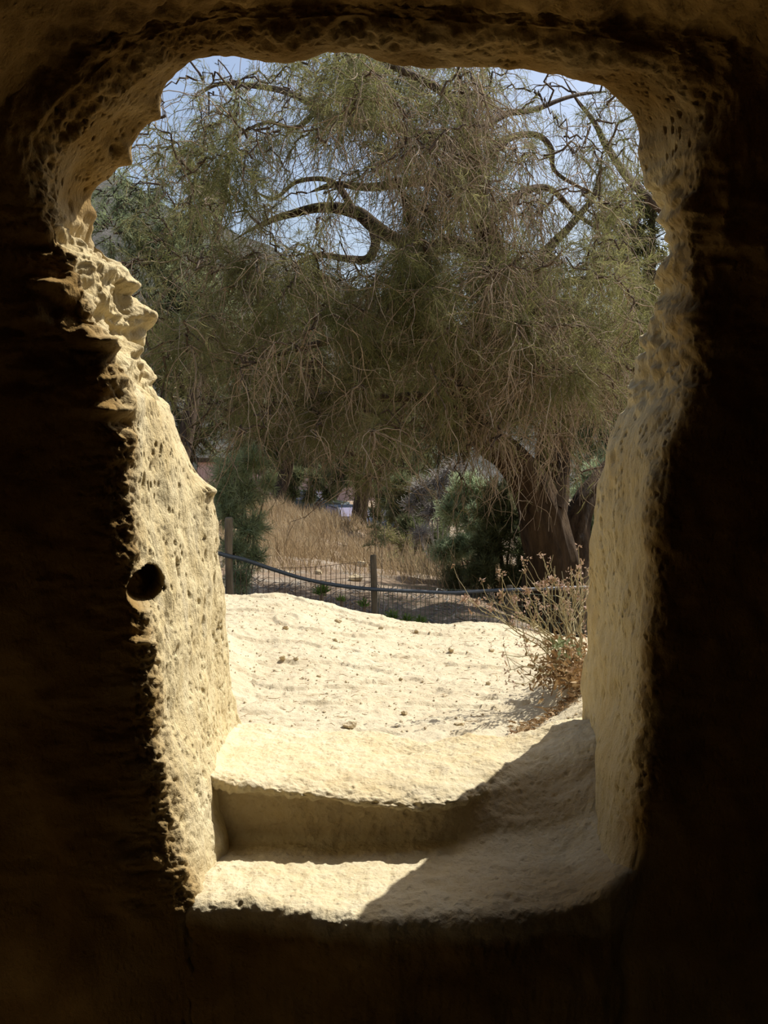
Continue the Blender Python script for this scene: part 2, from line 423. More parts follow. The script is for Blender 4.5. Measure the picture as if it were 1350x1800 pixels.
# scalloped ceiling
dl, dc = worley(q*np.array([17, 12, 14])+0.25*perlin(q*10, 8)[..., None], 12)
cz = inside*top
disp += cz*(0.030*(dl-0.5)*ss(0.1, 0.4, perlin(q*4, 77)+0.5)+0.03*perlin(q*2.6, 14)+0.009*fbm(q*26, 4, 18, 0.6))
disp += inside*(1-top)*(0.022*fbm(q*np.array([2.5, 3, 2.0]), 3, 61)+0.006*fbm(q*np.array([30, 30, 12]), 3, 62))
# soffit lumps
disp += top*(1-inside)*0.006*fbm(q*np.array([14, 14, 20]), 3, 66)
S2 = S+N0*disp[..., None]
S2 += (crag*0.010)[..., None]*np.stack([perlin(q*20, 71), perlin(q*20, 72), perlin(q*26, 73)], -1)
# the jambs swell a little towards the treads
low = 1-ss(-0.72, -0.45, Zr)
S2[..., 0] += np.where(left, 0.036, -0.034)*low*gs(vi, cs[4]+34, 34)
# named lumps and ledges (pixel, depth, radii in metres, push vector)
def push(px, py, D, r, v, only=None):
    c = P(px, py, D); d = np.sqrt((((S2-c)/np.array(r))**2).sum(-1)); wgt = np.exp(-(d**2)*1.5)
    if only is not None: wgt = wgt*only
    S2[...] = S2+wgt[..., None]*np.array(v)
push(248, 556, 2.28, (0.03, 0.10, 0.03), (0.030, 0, 0.0))
push(205, 455, 2.24, (0.04, 0.10, 0.03), (0.030, 0, 0.01))
push(222, 500, 2.24, (0.03, 0.10, 0.02), (0.025, 0, 0.0))
push(370, 862, 2.45, (0.05, 0.06, 0.018), (0.022, 0, 0))
push(298, 672, 2.35, (0.03, 0.08, 0.02), (0.016, 0, 0))
push(150, 378, 2.22, (0.03, 0.08, 0.02), (0.022, 0, 0.0))
push(288, 205, 2.14, (0.03, 0.08, 0.02), (0.020, 0, -0.015))
push(232, 285, 2.17, (0.03, 0.08, 0.02), (0.018, 0, -0.015))
push( 98, 500, 1.99, (0.032, 0.10, 0.010), (0, -0.040, 0))
push(252,1128, 1.99, (0.030, 0.06, 0.008), (0, -0.040, 0))
push(190, 600, 2.00, (0.05, 0.06, 0.012), (0.01, -0.04, 0))
push(190, 720, 2.00, (0.05, 0.06, 0.014), (0.01, -0.03, 0))
push(215, 745, 2.01, (0.04, 0.08, 0.02), (-0.03, 0.01, 0))
push(1130,598, 2.25, (0.03, 0.06, 0.02), (-0.022, 0, 0))
push(1158,533, 2.20, (0.02, 0.06, 0.02), (-0.016, 0, 0))
push(1100,690, 2.30, (0.02, 0.06, 0.02), (-0.012, 0, 0))
# recess of the wall left of the faint ridge
rd = ss(0.02, 0.09, -(S2[..., 0]+0.575+0.03*np.sin(Zr*9)))*inside*(1-ss(-0.55, -0.35, Zr))
S2[..., 1] += 0.05*rd
# the round socket hole in the left jamb corner
hc = P(258, 1033, 2.05); hx = nrm(np.array([-0.30, 0.95, 0.03]))
rel = S2-hc; al = (rel*hx).sum(-1); rad = np.linalg.norm(rel-al[..., None]*hx, axis=-1)
near = (np.abs(al) < 0.16) & (vi > cs[2]+10) & (vi < cs[5])
depth = 0.16*(1-ss(0.034, 0.040, rad))*near
S2 += depth[..., None]*hx
hl = (rad < 0.05) & near & (rad > 0.034)
shade_stain = 1-ss(cs[3]-6, cs[3]+30, vi+10*fbm(q*9, 3, 201)-4)  # inner wall darker: smoke stain with painted shade
shade_stain = np.maximum(shade_stain, ss(np.where(left, 0.36, 0.48), np.where(left, 0.50, 0.68), Zr)*(0.90+0.25*fbm(q*6, 3, 202)))  # shade painted on the soffit and upper vault
shade_stain = np.maximum(shade_stain, np.where(right, 0.2+0.6*ss(-0.05, 0.25, Zr), 0.0)*(1-ss(cs[3]+10, cs[4]+50+90*ss(-0.05, 0.2, Zr), vi+12*fbm(q*9, 3, 205))))  # shade painted on the right jamb, stronger higher up
shade_stain = np.clip(np.maximum(shade_stain, 1-ss(0.10, 0.0, -depth)), 0, 1) if False else np.clip(np.maximum(shade_stain, ss(0.02, 0.1, depth)*0.8), 0, 1)  # inside of the socket hole painted darker as shade
def set_attr(o, a):
    at = o.data.attributes.new('shade_stain', 'FLOAT', 'POINT'); at.data.foreach_set('value', np.asarray(a, np.float32).ravel())
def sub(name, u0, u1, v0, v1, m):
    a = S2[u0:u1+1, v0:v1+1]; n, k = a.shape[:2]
    o = mesh_np(name, a.reshape(-1, 3), grid_faces(n, k, not FL), m); o['kind'] = 'structure'; set_attr(o, shade_stain[u0:u1+1, v0:v1+1]); return o
iC, iW = cs[2], cs[3]-6
uL = int(np.searchsorted(tt, 13)); uR = int(np.searchsorted(tt, nr-14))
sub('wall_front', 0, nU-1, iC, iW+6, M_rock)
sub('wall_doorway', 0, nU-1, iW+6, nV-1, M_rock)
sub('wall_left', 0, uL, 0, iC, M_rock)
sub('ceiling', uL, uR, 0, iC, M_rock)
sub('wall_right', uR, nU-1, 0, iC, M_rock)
# back wall, closing the chamber behind the viewer
e = S2[:, 0]; ec = np.array([[0, -1.7, EYE-0.3]])
bw = mesh_np('wall_back', np.concatenate([e, ec]), None, M_cave, Ft=np.stack([np.arange(nU-1), np.arange(1, nU), np.full(nU-1, nU)], 1))
bw['kind'] = 'structure'
gx, gy = np.meshgrid(np.linspace(-2.4, 2.2, 120), np.linspace(-2.0, 2.1, 110), indexing='ij')
fl = np.stack([gx, gy, 0*gx], -1); fl[..., 2] = 0.02*fbm(fl*3, 4, 91)
o = mesh_np('floor', fl, grid_faces(120, 110), M_floor); o['kind'] = 'structure'

# ------------------------------------------------------------------ carved steps in the doorway
nx = 430
xs = np.linspace(-0.50, 0.62, nx)
De = np.interp(xs, [-0.6, -0.42, -0.36, -0.25, -0.12, 0.0, 0.15, 0.3, 0.42, 0.5, 0.7], [2.05, 2.02, 1.995, 1.985, 1.935, 1.915, 1.92, 1.94, 1.97, 2.02, 2.06])
Zs = np.interp(xs, [-0.6, -0.36, 0.0, 0.3, 0.5, 0.7], [-0.82, -0.842, -0.84, -0.835, -0.80, -0.78])
Dr = np.interp(xs, [-0.6, -0.37, -0.1, 0.1, 0.3, 0.6], [2.30, 2.295, 2.27, 2.265, 2.28, 2.30])
Zl = np.interp(xs, [-0.6, -0.37, -0.15, 0.05, 0.2, 0.35, 0.6], [-0.675, -0.690, -0.715, -0.735, -0.725, -0.69, -0.66])
soft = ss(0.12, 0.34, xs)
ctrl = []
def cp(D, Z): ctrl.append(np.stack([xs, D+0*xs, Z+0*xs], 1))
D0 = np.interp(xs, [-0.6, -0.42, -0.36, 0.42, 0.5, 0.7], [2.03, 1.995, 1.99, 1.99, 1.995, 2.03])
cp(D0, -1.72); cp(D0, -1.3); cp(D0*0.6+De*0.4, -1.02); cp(De+0.005, Zs-0.10); cp(De-0.003, Zs-0.03); cp(De+0.004, Zs-0.004); cp(De+0.035, Zs+0.004)
cp(De*0.5+Dr*0.5, Zs+0.0); cp(Dr-0.03-0.05*soft, Zs+0.001); cp(Dr+0.018-0.02*soft, Zs+0.004+0.02*soft); cp(Dr+0.020, Zs+0.03+0.02*soft)
cp(Dr+0.012+0.05*soft, (Zs+Zl)/2+0.005*soft); cp(Dr+0.006+0.11*soft, Zl-0.022-0.012*soft); cp(Dr-0.026+0.19*soft, Zl-0.012-0.004*soft); cp(Dr-0.020+0.24*soft, Zl+0.004)
cp(Dr+0.04+0.26*soft, Zl*0.6-0.7*0.4+0.010); cp(Dr+0.20+0.16*soft, Zl*0.3-0.697*0.7+0.01)
Db = np.interp(xs, [-0.6, -0.36, -0.2, 0.0, 0.1, 0.25, 0.5, 0.7], [2.84, 2.82, 2.74, 2.72, 2.62, 2.66, 2.80, 2.9])
cp(Db-0.05, -0.700); cp(Db-0.005, -0.704); cp(Db+0.03, -0.728); cp(Db+0.10, -0.79); cp(Db+0.16, -0.90)
K = np.stack(ctrl, 1)
K[..., 2] += EYE
nk = K.shape[1]; dens = [3, 8, 8, 10, 10, 10, 24, 24, 14, 8, 12, 14, 10, 12, 18, 26, 40, 14, 8, 6, 3]
ts = np.concatenate([k+np.arange(n)/n for k, n in enumerate(dens)]+[[nk-1]])
# quadratic B-spline through the midpoints keeps edges worn and round
def bsp(K, ts):
    k = np.clip(np.floor(ts+0.5).astype(int), 1, nk-2); f = ts+0.5-k
    f = np.clip(f, 0, 1)[None, :, None]
    a, b, c = K[:, k-1], K[:, k], K[:, k+1]
    return 0.5*(1-f)**2*a+(0.5+f*(1-f))*b+0.5*f**2*c
St = bsp(K, ts)
Ns = normals(St)
if Ns[nx//2, sum(dens[:7])+5, 2] < 0: Ns = -Ns; SF = True
else: SF = False
q = St
lipm = gs(np.arange(St.shape[1])[None]+0*q[..., 0], sum(dens[:13]), 12)
d = 0.007*fbm(q*7, 3, 101)+0.0035*fbm(q*28, 4, 102, 0.6)+0.0012*fbm(q*110, 2, 103)
d += lipm*0.010*fbm(q*np.array([22, 40, 40]), 3, 104, 0.6)*(1-soft[:, None])
f1, c1 = worley(q*45, 31); d -= np.where(c1 > 0.7, 1, 0)*(1-ss(0.05, 0.4, f1))*0.004
d += 0.010*fbm(q*np.array([5, 5, 9]), 2, 108)*soft[:, None]
fw = 1-ss(EYE-1.02, EYE-0.90, q[..., 2])
d = d*(1-0.6*fw)+fw*(0.022*fbm(q*np.array([2.5, 3, 2.0]), 3, 61)+0.007*fbm(q*np.array([22, 22, 14]), 4, 62, 0.6))
St2 = St+Ns*d[..., None]
def spush(A, px, py, D, r, dz):
    c = P(px, py, D); dd = np.sqrt((((A-c)[..., :2]/np.array(r))**2).sum(-1)); A[..., 2] += dz*np.exp(-dd**2*1.5)
spush(St2, 820, 1300, 2.66, (0.10, 0.04), 0.014)
spush(St2, 720, 1330, 2.55, (0.10, 0.06), -0.012)
spush(St2, 450, 1590, 2.02, (0.05, 0.04), 0.008)
# tread sweeps up into both jambs
St2[..., 2] += (0.025*ss(0.36, 0.50, q[..., 0])+0.03*(1-ss(-0.42, -0.36, q[..., 0])))*ss(EYE-0.86, EYE-0.83, q[..., 2])
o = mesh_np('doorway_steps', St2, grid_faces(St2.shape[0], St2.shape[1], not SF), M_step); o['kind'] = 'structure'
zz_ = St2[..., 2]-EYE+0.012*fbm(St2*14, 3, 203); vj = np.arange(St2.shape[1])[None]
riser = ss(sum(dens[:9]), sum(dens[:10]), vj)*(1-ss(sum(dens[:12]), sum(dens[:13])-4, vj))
set_attr(o, np.clip(np.maximum(np.maximum((1-ss(-0.90, -0.855, zz_))*(St2[..., 1] < 2.2), 0.42*riser), 0.7*ss(0.10, 0.36, St2[..., 0])*(1-ss(2.00, 2.26, St2[..., 1]+0.05*fbm(St2*9, 2, 206)))), 0, 1))  # shade painted into riser, face below the sill and right-hand tread

# ------------------------------------------------------------------ terrace outside the door
def terrZ(x, y):
    edge = np.interp(x/np.maximum(y, 1)*5.1, [-1.4, -0.75, -0.47, -0.30, -0.15, 0.07, 0.42, 0.77, 1.2], [-0.66, -0.665, -0.672, -0.70, -0.742, -0.775, -0.80, -0.85, -0.88])
    base = -0.748-0.009*(y-2.8)
    t = ss(3.4, 5.0, y); z = base*(1-t)+edge*t
    bank = (1-ss(-0.62, -0.42, x+0.04*np.sin(y*5)))*0.07*(1-t)*ss(2.9, 3.6, y)
    rb = ss(0.38, 0.62, x)*0.075*(1-ss(3.2, 4.2, y))
    return z+bank+rb
Dedge = 5.05
gx = np.concatenate([np.linspace(-4.5, -1.2, 30)[:-1], np.linspace(-1.2, 1.45, 380), np.linspace(1.45, 4.5, 28)[1:]])
gy = np.concatenate([np.linspace(2.45, 5.3, 330), np.linspace(5.3, 6.3, 30)[1:]])
XX, YY = np.meshgrid(gx, gy, indexing='ij')
T = np.stack([XX, YY, 0*XX], -1)
ed = Dedge+0.10*perlin(T*1.6, 121)+0.03*perlin(T*6, 122)
T[..., 2] = EYE+terrZ(XX, YY)+0.010*fbm(T*np.array([3, 3, 1]), 3, 123)+0.0035*fbm(T*18, 3, 124)
f1, c1 = worley(T*np.array([30, 30, 1]), 33)
T[..., 2] += 0.0045*fbm(T*50, 2, 125)-np.where(c1 > 0.8, 1, 0)*(1-ss(0.05, 0.5, f1))*0.006
# crusts of harder stone, small ledges
cr = fbm(T*np.array([2.2, 4.0, 1]), 3, 126); T[..., 2] += 0.010*ss(0.12, 0.18, cr)
dr = np.clip(YY-ed, 0, None); T[..., 2] -= np.where(dr < 0.12, dr*dr*2.0, 0.0288+(dr-0.12)*1.1)
T[..., 2] = np.maximum(T[..., 2], EYE-2.3)
o = mesh_np('terrace_ground', T, grid_faces(len(gx), len(gy), True), M_terr); o['kind'] = 'structure'
def terr_at(x, y):
    i = int(np.argmin(abs(gx-x))); j = int(np.argmin(abs(gy-y))); return float(T[i, j, 2])

# ------------------------------------------------------------------ valley ground and hills
def groundZ(x, y):
    x = np.asarray(x, float); y = np.asarray(y, float)
    z = -1.52-0.10*x*gs(y, 9, 6)
    z = z-0.5*ss(0, 4, x)*ss(8, 12, y)
    crest = 0.15*gs(x+3.2, 0, 3.2)*gs(y, 24, 8) - 0.26*np.clip(x+2.7, -1.5, 4)*ss(13, 21, y)
    z = z+crest - 2.0*ss(27, 48, y)
    return z+0.10*perlin(np.stack([x*0.7, y*0.7, 0*x], -1), 131)+0.05*perlin(np.stack([x*2.5, y*2.5, 0*x], -1), 132)+EYE
gx2 = np.concatenate([np.linspace(-60, -9, 40)[:-1], np.linspace(-9, 8, 160), np.linspace(8, 60, 40)[1:]])
gy2 = np.concatenate([np.linspace(5.2, 30, 220), np.linspace(30, 130, 70)[1:]])
XX, YY = np.meshgrid(gx2, gy2, indexing='ij')
Gv = np.stack([XX, YY, groundZ(XX, YY)], -1)
o = mesh_np('valley_ground', Gv, grid_faces(len(gx2), len(gy2), True), M_ground); o['kind'] = 'structure'
# distant hill behind the trees, its crest falling to the right
hx_ = np.linspace(-170, 150, 220); hy_ = np.linspace(95, 330, 110)
XX, YY = np.meshgrid(hx_, hy_, indexing='ij')
ang = XX/YY
crest = np.interp(ang, [-0.6, -0.3, -0.22, -0.115, -0.03, 0.02, 0.1, 0.2, 0.35, 0.6], [70, 62, 52, 41, 34.5, 31, 22, 15, 12, 10])
tt2 = ss(95, 205, YY)
Hz = -9+EYE+(crest+5)*tt2*(1-0.5*ss(215, 330, YY))+3.5*fbm(np.stack([XX, YY, 0*XX], -1)*0.03, 5, 141)*tt2
o = mesh_np('hillside', np.stack([XX, YY, Hz], -1), grid_faces(220, 110, True), M_hill); o['kind'] = 'structure'


# ------------------------------------------------------------------ loose stones on the terrace
def stone_mesh(r, seed, flat=0.6, n=14):
    th = np.linspace(0, np.pi, n//2+2); ph = np.arange(n)*2*np.pi/n
    V = np.array([[math.sin(t)*math.cos(p), math.sin(t)*math.sin(p), math.cos(t)] for t in th for p in ph])
    V = V*(1+0.45*fbm(V*1.1+seed*3.7, 3, 150)[:, None])
    # knock facets off
    r_ = np.random.default_rng(seed)
    for _ in range(5):
        nn = nrm(r_.normal(size=3)); dd = V@nn; lim = 0.72; V = V-np.where(dd > lim, dd-lim, 0)[:, None]*nn
    V = V*np.array(r)*np.array([1, 1, flat])
    m = len(th); idx = np.arange(m*n).reshape(m, n); nx_ = np.roll(idx, -1, 1)
    Q = np.stack([idx[:-1], idx[1:], nx_[1:], nx_[:-1]], -1).reshape(-1, 4)
    return V, Q
def ground_hit(px, py, zf, d0, d1):
    a, b = ray(px, py); Ds = np.linspace(d0, d1, 600)
    for D in Ds:
        if EYE+b*D <= zf(a*D, D): return float(a*D), float(D)
    return float(a*d1), float(d1)
stones = [(615,1279,15,'long flat pale stone lying at the back of the doorstep ledge'),
 (808,1275,9,'flat tan stone with an arched top right of centre on the terrace'),
 (823,1306,11,'pale pointed stone half set in the rim behind the upper step'),
 (595,1094,6,'round brown stone high up near the terrace brink'),
 (502,1107,6,'brown stone at the foot of the pale bank on the left'),
 (497,1162,6,'tan stone, left one of the pair on the left of the terrace'),
 (521,1161,5,'small brown stone, right one of the pair on the left of the terrace'),
 (711,1257,6,'small pale stone standing alone between the two flat stones'),
 (793,1146,6,'small tan stone in the far middle of the terrace'),
 (589,1127,5,'small pale stone below the round brown one near the brink'),
 (670,1106,5,'small brown stone just inside the middle of the terrace brink'),
 (863,1146,6,'brown stone beneath the leaning dry stems'),
 (858,1203,5,'little brown chip of stone in front of the dry shrub'),
 (958,1131,6,'brown stone near the brink behind the dry stems'),
 (925,1128,5,'small grey stone near the brink left of the brown one'),
 (732,1083+27,4,'tiny brown stone behind the middle of the terrace'),
 (560,1190,4,'tiny brown stone on the left half of the terrace floor'),
 (705,1197,4,'tiny brown stone at the centre of the terrace floor')]
for k, (px, py, r, lab) in enumerate(stones):
    x, y = ground_hit(px, py, lambda a, b: terr_at(a, b), 2.85, 5.2)
    rr = r*y/F; fl_ = 0.45 if r > 8 else 0.7
    V, Q = stone_mesh((rr, rr*0.8, rr), k+3, fl_)
    o = mesh_np('stone', V, Q, M_stone, smooth=False); o.location = (x, y, terr_at(x, y)+rr*fl_*0.45)
    o.rotation_euler = (0, 0, 0.3*math.sin(k*3.1)); tag(o, lab, 'stone', 'loose stones on the terrace')
g = MB()
for k in range(1500):
    x = rng.uniform(-0.8, 1.0); y = 2.85+2.2*rng.random(); r = 0.0022+0.0045*rng.random()**2.5
    z = terr_at(x, y); V = nrm(rng.normal(size=(6, 3))); V = np.array([[1, 0, 0], [0, 1, 0], [-1, 0, 0], [0, -1, 0], [0, 0, 1], [0, 0, -1]])*(0.7+0.5*rng.random((6, 1)))
    a = rng.random()*6.28; V = np.stack([V[:, 0]*math.cos(a)-V[:, 1]*math.sin(a), V[:, 0]*math.sin(a)+V[:, 1]*math.cos(a), V[:, 2]*0.7], 1)*r
    g.add(V+np.array([x, y, z+r*0.3]), T=[[0, 1, 4], [1, 2, 4], [2, 3, 4], [3, 0, 4], [1, 0, 5], [2, 1, 5], [3, 2, 5], [0, 3, 5]])
o = g.build('gravel', M_stone, smooth=False, kind='stuff'); tag(o, 'fine tan gravel strewn over the pale terrace', 'gravel')
# bits of straw litter on the ground
g = MB(); n = 420
x = rng.uniform(-0.7, 0.95, n); y = rng.uniform(2.9, 4.9, n); b = np.stack([x, y, [terr_at(a, c)+0.004 for a, c in zip(x, y)]], 1)
a = rng.random(n)*6.28; L = rng.uniform(0.01, 0.05, n); t = b+np.stack([np.cos(a)*L, np.sin(a)*L*0.5, 0*L+0.002], 1)
g.needles(b, t, np.full(n, 0.0022)); o = g.build('straw_litter', M_dryleaf, kind='stuff'); tag(o, 'thin brown straw bits scattered on the terrace', 'straw')

# ------------------------------------------------------------------ dry shrub against the right jamb
base = np.array([0.575, 3.22, terr_at(0.575, 3.22)])
shrub = empty('dry_shrub', tuple(base), 'leggy dry shrub with curled brown leaves against the right doorway edge', 'shrub')
tips = [(818,1052,3.1),(838,1062,3.15),(862,1068,3.2),(880,1046,3.15),(905,1052,3.3),(925,1038,3.2),(946,1030,3.3),(958,1024,3.25),
        (972,1018,3.2),(985,1030,3.3),(1000,1036,3.4),(1012,1050,3.35),(966,986,3.3),(1022,984,3.3),(992,1060,3.4),(912,1085,3.0),(930,1100,3.1),
        (886,1150,3.0),(905,1200,2.98),(1018,1030,3.5),(1035,1040,3.5),(890,1180,3.05),(1005,1085,3.3),(950,1062,3.45),(1015,1010,3.2),(1040,1000,3.4)]
heads = []
for k, (px, py, D) in enumerate(tips):
    st = MB(); tip = P(px, py, D)
    b0 = base+np.array([rng.uniform(-0.03, 0.05), rng.uniform(-0.05, 0.05), 0.0])
    c1_ = b0+np.array([0, 0, 0.10])+(tip-b0)*0.35+rng.normal(size=3)*0.015; c2_ = b0+(tip-b0)*0.75+np.array([0, 0, -0.01])+rng.normal(size=3)*0.02
    t = np.linspace(0, 1, 12)[:, None]
    L = b0*(1-t)**3+3*c1_*t*(1-t)**2+3*c2_*t*t*(1-t)+tip*t**3; L[1:-1] += rng.normal(size=(10, 3))*0.004
    st.tubes(L, np.linspace(0.0026, 0.0011, 12), 5)
    for j in range(6):
        i = rng.integers(4, 11); d = nrm(nrm(tip-b0)+rng.normal(size=3)*0.6+np.array([0, 0, 0.35])); ln = rng.uniform(0.03, 0.11)
        s_ = np.linspace(0, 1, 5)[:, None]; Q = L[i]+d*ln*s_+np.array([0, 0, 0.25*ln])*s_**2+rng.normal(size=(5, 3))*0.002*s_
        st.tubes(Q, np.linspace(0.0013, 0.0007, 5), 4)
        if j < 3: heads.append(Q[-1])
    heads.append(tip); so_ = st.build('stem', M_stem, shrub)
    if k < 12:
        fh = MB(); n = 26; c = np.repeat(tip[None], n, 0)+rng.normal(size=(n, 3))*0.006
        fh.needles(c, c+nrm(rng.normal(size=(n, 3))+np.array([0, 0, .5]))*0.012, np.full(n, 0.006)); 
        f_ = fh.build('flower_head', M_petal, shrub); f_['label'] = 'small dried pinkish flower head'
fh = MB(); hd = np.array(heads); n = len(hd)*7; c = np.repeat(hd, 7, 0)+rng.normal(size=(n, 3))*0.005
fh.needles(c, c+nrm(rng.normal(size=(n, 3)))*0.010, np.full(n, 0.005)); fh.build('seed_pods', M_petal, shrub, kind='stuff')
dl_ = MB(); n = 900
c = base+np.stack([rng.normal(size=n)*0.055-0.02, rng.normal(size=n)*0.09-0.03, np.abs(rng.normal(size=n))*0.06], 1)
c[:, 2] = np.maximum(c[:, 2]-0.25*np.clip(base[0]-0.06-c[:, 0], 0, 1), [terr_at(a, b) for a, b in c[:, :2]])+0.002
dl_.needles(c, c+nrm(rng.normal(size=(n, 3))+np.array([0, 0, 0.1]))*rng.uniform(0.012, 0.034, (n, 1)), rng.uniform(0.005, 0.012, n), rng.normal(size=(n, 3))*0.005)
dl_.build('dry_leaves', M_dryleaf, shrub, kind='stuff')
for k in range(16):
    lf = MB(); c = base+np.array([-0.05+rng.normal()*0.03, -0.04+rng.normal()*0.03, 0.09+0.03*rng.random()]); d = nrm(rng.normal(size=3)+np.array([-0.7, -0.2, 0.7]))*0.035
    sd = nrm(np.cross(d, rng.normal(size=3)))*0.006; s_ = [0, .25, .5, .75, 1]; ww = [.2, .8, 1, .7, .05]
    V = [c+d*a+sd*b*e+np.array([0, 0, -0.006])*(a*a) for a, b in zip(s_, ww) for e in (-1, 1)]
    lf.add(V, [[2*i, 2*i+1, 2*i+3, 2*i+2] for i in range(4)]); f_ = lf.build('leaf', M_leaf_grey, shrub)
    if k == 0: pass
lt = MB(); n = 500; t = rng.random(n); x = 0.575-0.24*t+rng.normal(size=n)*0.012; y = 3.1-0.27*t+rng.normal(size=n)*0.02
b = np.stack([x, y, [terr_at(a, c_)+0.003 for a, c_ in zip(x, y)]], 1); b[:, 2] += rng.random(n)*0.008
lt.needles(b, b+rng.normal(size=(n, 3))*np.array([.014, .014, .004]), rng.uniform(0.003, 0.006, n))
o = lt.build('leaf_litter', M_dryleaf, kind='stuff'); tag(o, 'drift of brown leaf litter below the dry shrub', 'leaf litter')

# ------------------------------------------------------------------ fence and pipe
posts = [(403,912,8.0,14,'weathered wooden post nearest the left doorway edge'),(657,978,9.0,12,'weathered wooden post in the middle of the wire fence'),(895,1031,10.0,12,'reddish wooden post before the big trunk')]
pw = []
f0 = P(657, 1150, 9.0)
fence = empty('wire_fence', (float(f0[0]), 9.0, float(groundZ(f0[0], 9.0))), 'low wire mesh fence on wooden posts beyond the terrace brink', 'fence')
allp = [(170, 860, 7.2, 14, None)]+posts+[(1150, 1085, 11.0, 12, None)]
for (px, py, D, wd, lab) in allp:
    t = P(px, py, D); zb = float(groundZ(t[0], D))-0.1; r = wd*D/F/2
    zz = np.linspace(zb, t[2], 9); Lp = np.stack([t[0]+0.006*np.sin(zz*5), D+0*zz, zz], 1); Lp[-1, 2] += 0.0
    m = MB(); rad = r*(1+0.05*np.sin(zz*13)); m.tubes(np.vstack([Lp, Lp[-1:]+[0, 0, 0.012]]), np.append(rad, r*0.8), 10, cap=True)
    po = m.build('post', M_post, fence)
    if lab: po['label'] = lab
    pw.append((t[0], D, t[2]))
bays = [((170, 1010), (403, 1003), 0), ((403, 1004), (657, 989), 1), ((657, 1028), (895, 1040), 2), ((895, 1043), (1150, 1060), 3)]
for (a, b_, k) in bays:
    A = np.array(P(a[0], a[1], pw[k][1])); B = np.array(P(b_[0], b_[1], pw[k+1][1])); ln = np.linalg.norm((B-A)[:2]); nv = int(ln/0.0505)
    m = MB()
    for i in range(1, nv):
        t = i/nv; p = A+(B-A)*t; jx = rng.normal()*0.002
        m.tubes(np.array([[p[0]+jx, p[1], p[2]], [p[0], p[1]-0.003, p[2]-0.3], [p[0]+jx, p[1], p[2]-0.75]]), np.full(3, 0.0027), 4)
    for r_ in range(7):
        tt_ = np.linspace(0, 1, 20)[:, None]; L = A+(B-A)*tt_+np.array([0, 0, -0.122*r_])+np.array([0, 0, 1])*0.008*np.sin(tt_*9+r_)
        m.tubes(L, np.full(20, 0.0024), 4)
    m.build('wire_mesh', M_wire if k < 2 else M_wire_green, fence, kind='stuff')
pp = [(150,905,7.1),(300,945,7.6),(392,974,7.93),(430,983,8.1),(480,1000,8.3),(540,1018,8.55),(600,1029,8.78),(657,1035,8.93),(720,1038,9.2),(790,1041,9.5),(850,1038,9.8),(895,1036,9.9),(960,1034,10.2),(1040,1032,10.5),(1150,1040,11)]
PP = np.array([P(*p) for p in pp]); PP[:, 1] -= 0.03
n = 90; t = np.linspace(0, len(PP)-1, n); k = np.clip(t.astype(int), 0, len(PP)-2); f = (t-k)[:, None]
a, b, c, d = PP[np.clip(k-1, 0, 99)], PP[k], PP[k+1], PP[np.clip(k+2, 0, len(PP)-1)]
Lp = 0.5*((2*b)+(-a+c)*f+(2*a-5*b+4*c-d)*f*f+(-a+3*b-3*c+d)*f**3)
m = MB(); m.tubes(Lp, np.full(n, 0.0155), 10, cap=True); o = m.build('water_pipe', M_pipe); tag(o, 'sagging dark grey plastic pipe strung along the fence posts', 'pipe')

# ------------------------------------------------------------------ trees
def smooth_line(pts, n):
    A = np.array(pts, float); t = np.linspace(0, len(A)-1, n); k = np.clip(t.astype(int), 0, len(A)-2); f = (t-k)[:, None]
    a, b, c, d = A[np.clip(k-1, 0, 999)], A[k], A[k+1], A[np.clip(k+2, 0, len(A)-1)]
    return 0.5*((2*b)+(-a+c)*f+(2*a-5*b+4*c-d)*f*f+(-a+3*b-3*c+d)*f**3)
def twigs(start, direc, length, n=8, droop=0.5, wig=0.12):
    """vectorised crooked twigs: start (N,3), direc (N,3), length (N)"""
    N = len(start); d = nrm(direc); P_ = [start]; step = (length/(n-1))[:, None]
    for i in range(n-1):
        d = nrm(d+rng.normal(size=(N, 3))*wig*2+np.array([0, 0, -droop/(n-1)])); P_.append(P_[-1]+d*step)
    return np.stack(P_, 1)
def leaf_on(m, Tw, per, lmin, lmax, wd, start=0.2, up=0.0, spread=0.8):
    """needles sprouting along twigs"""
    N, K_, _ = Tw.shape; n = N*per; i = np.repeat(np.arange(N), per); t = (start+(1-start)*rng.random(n))*(K_-1.001); k = t.astype(int); f = (t-k)[:, None]
    b = Tw[i, k]*(1-f)+Tw[i, k+1]*f; ax = nrm(Tw[i, k+1]-Tw[i, k])
    d = nrm(ax+rng.normal(size=(n, 3))*spread+np.array([0, 0, up])); L = rng.uniform(lmin, lmax, (n, 1))
    m.needles(b, b+d*L, rng.uniform(0.6, 1.3, n)*wd)

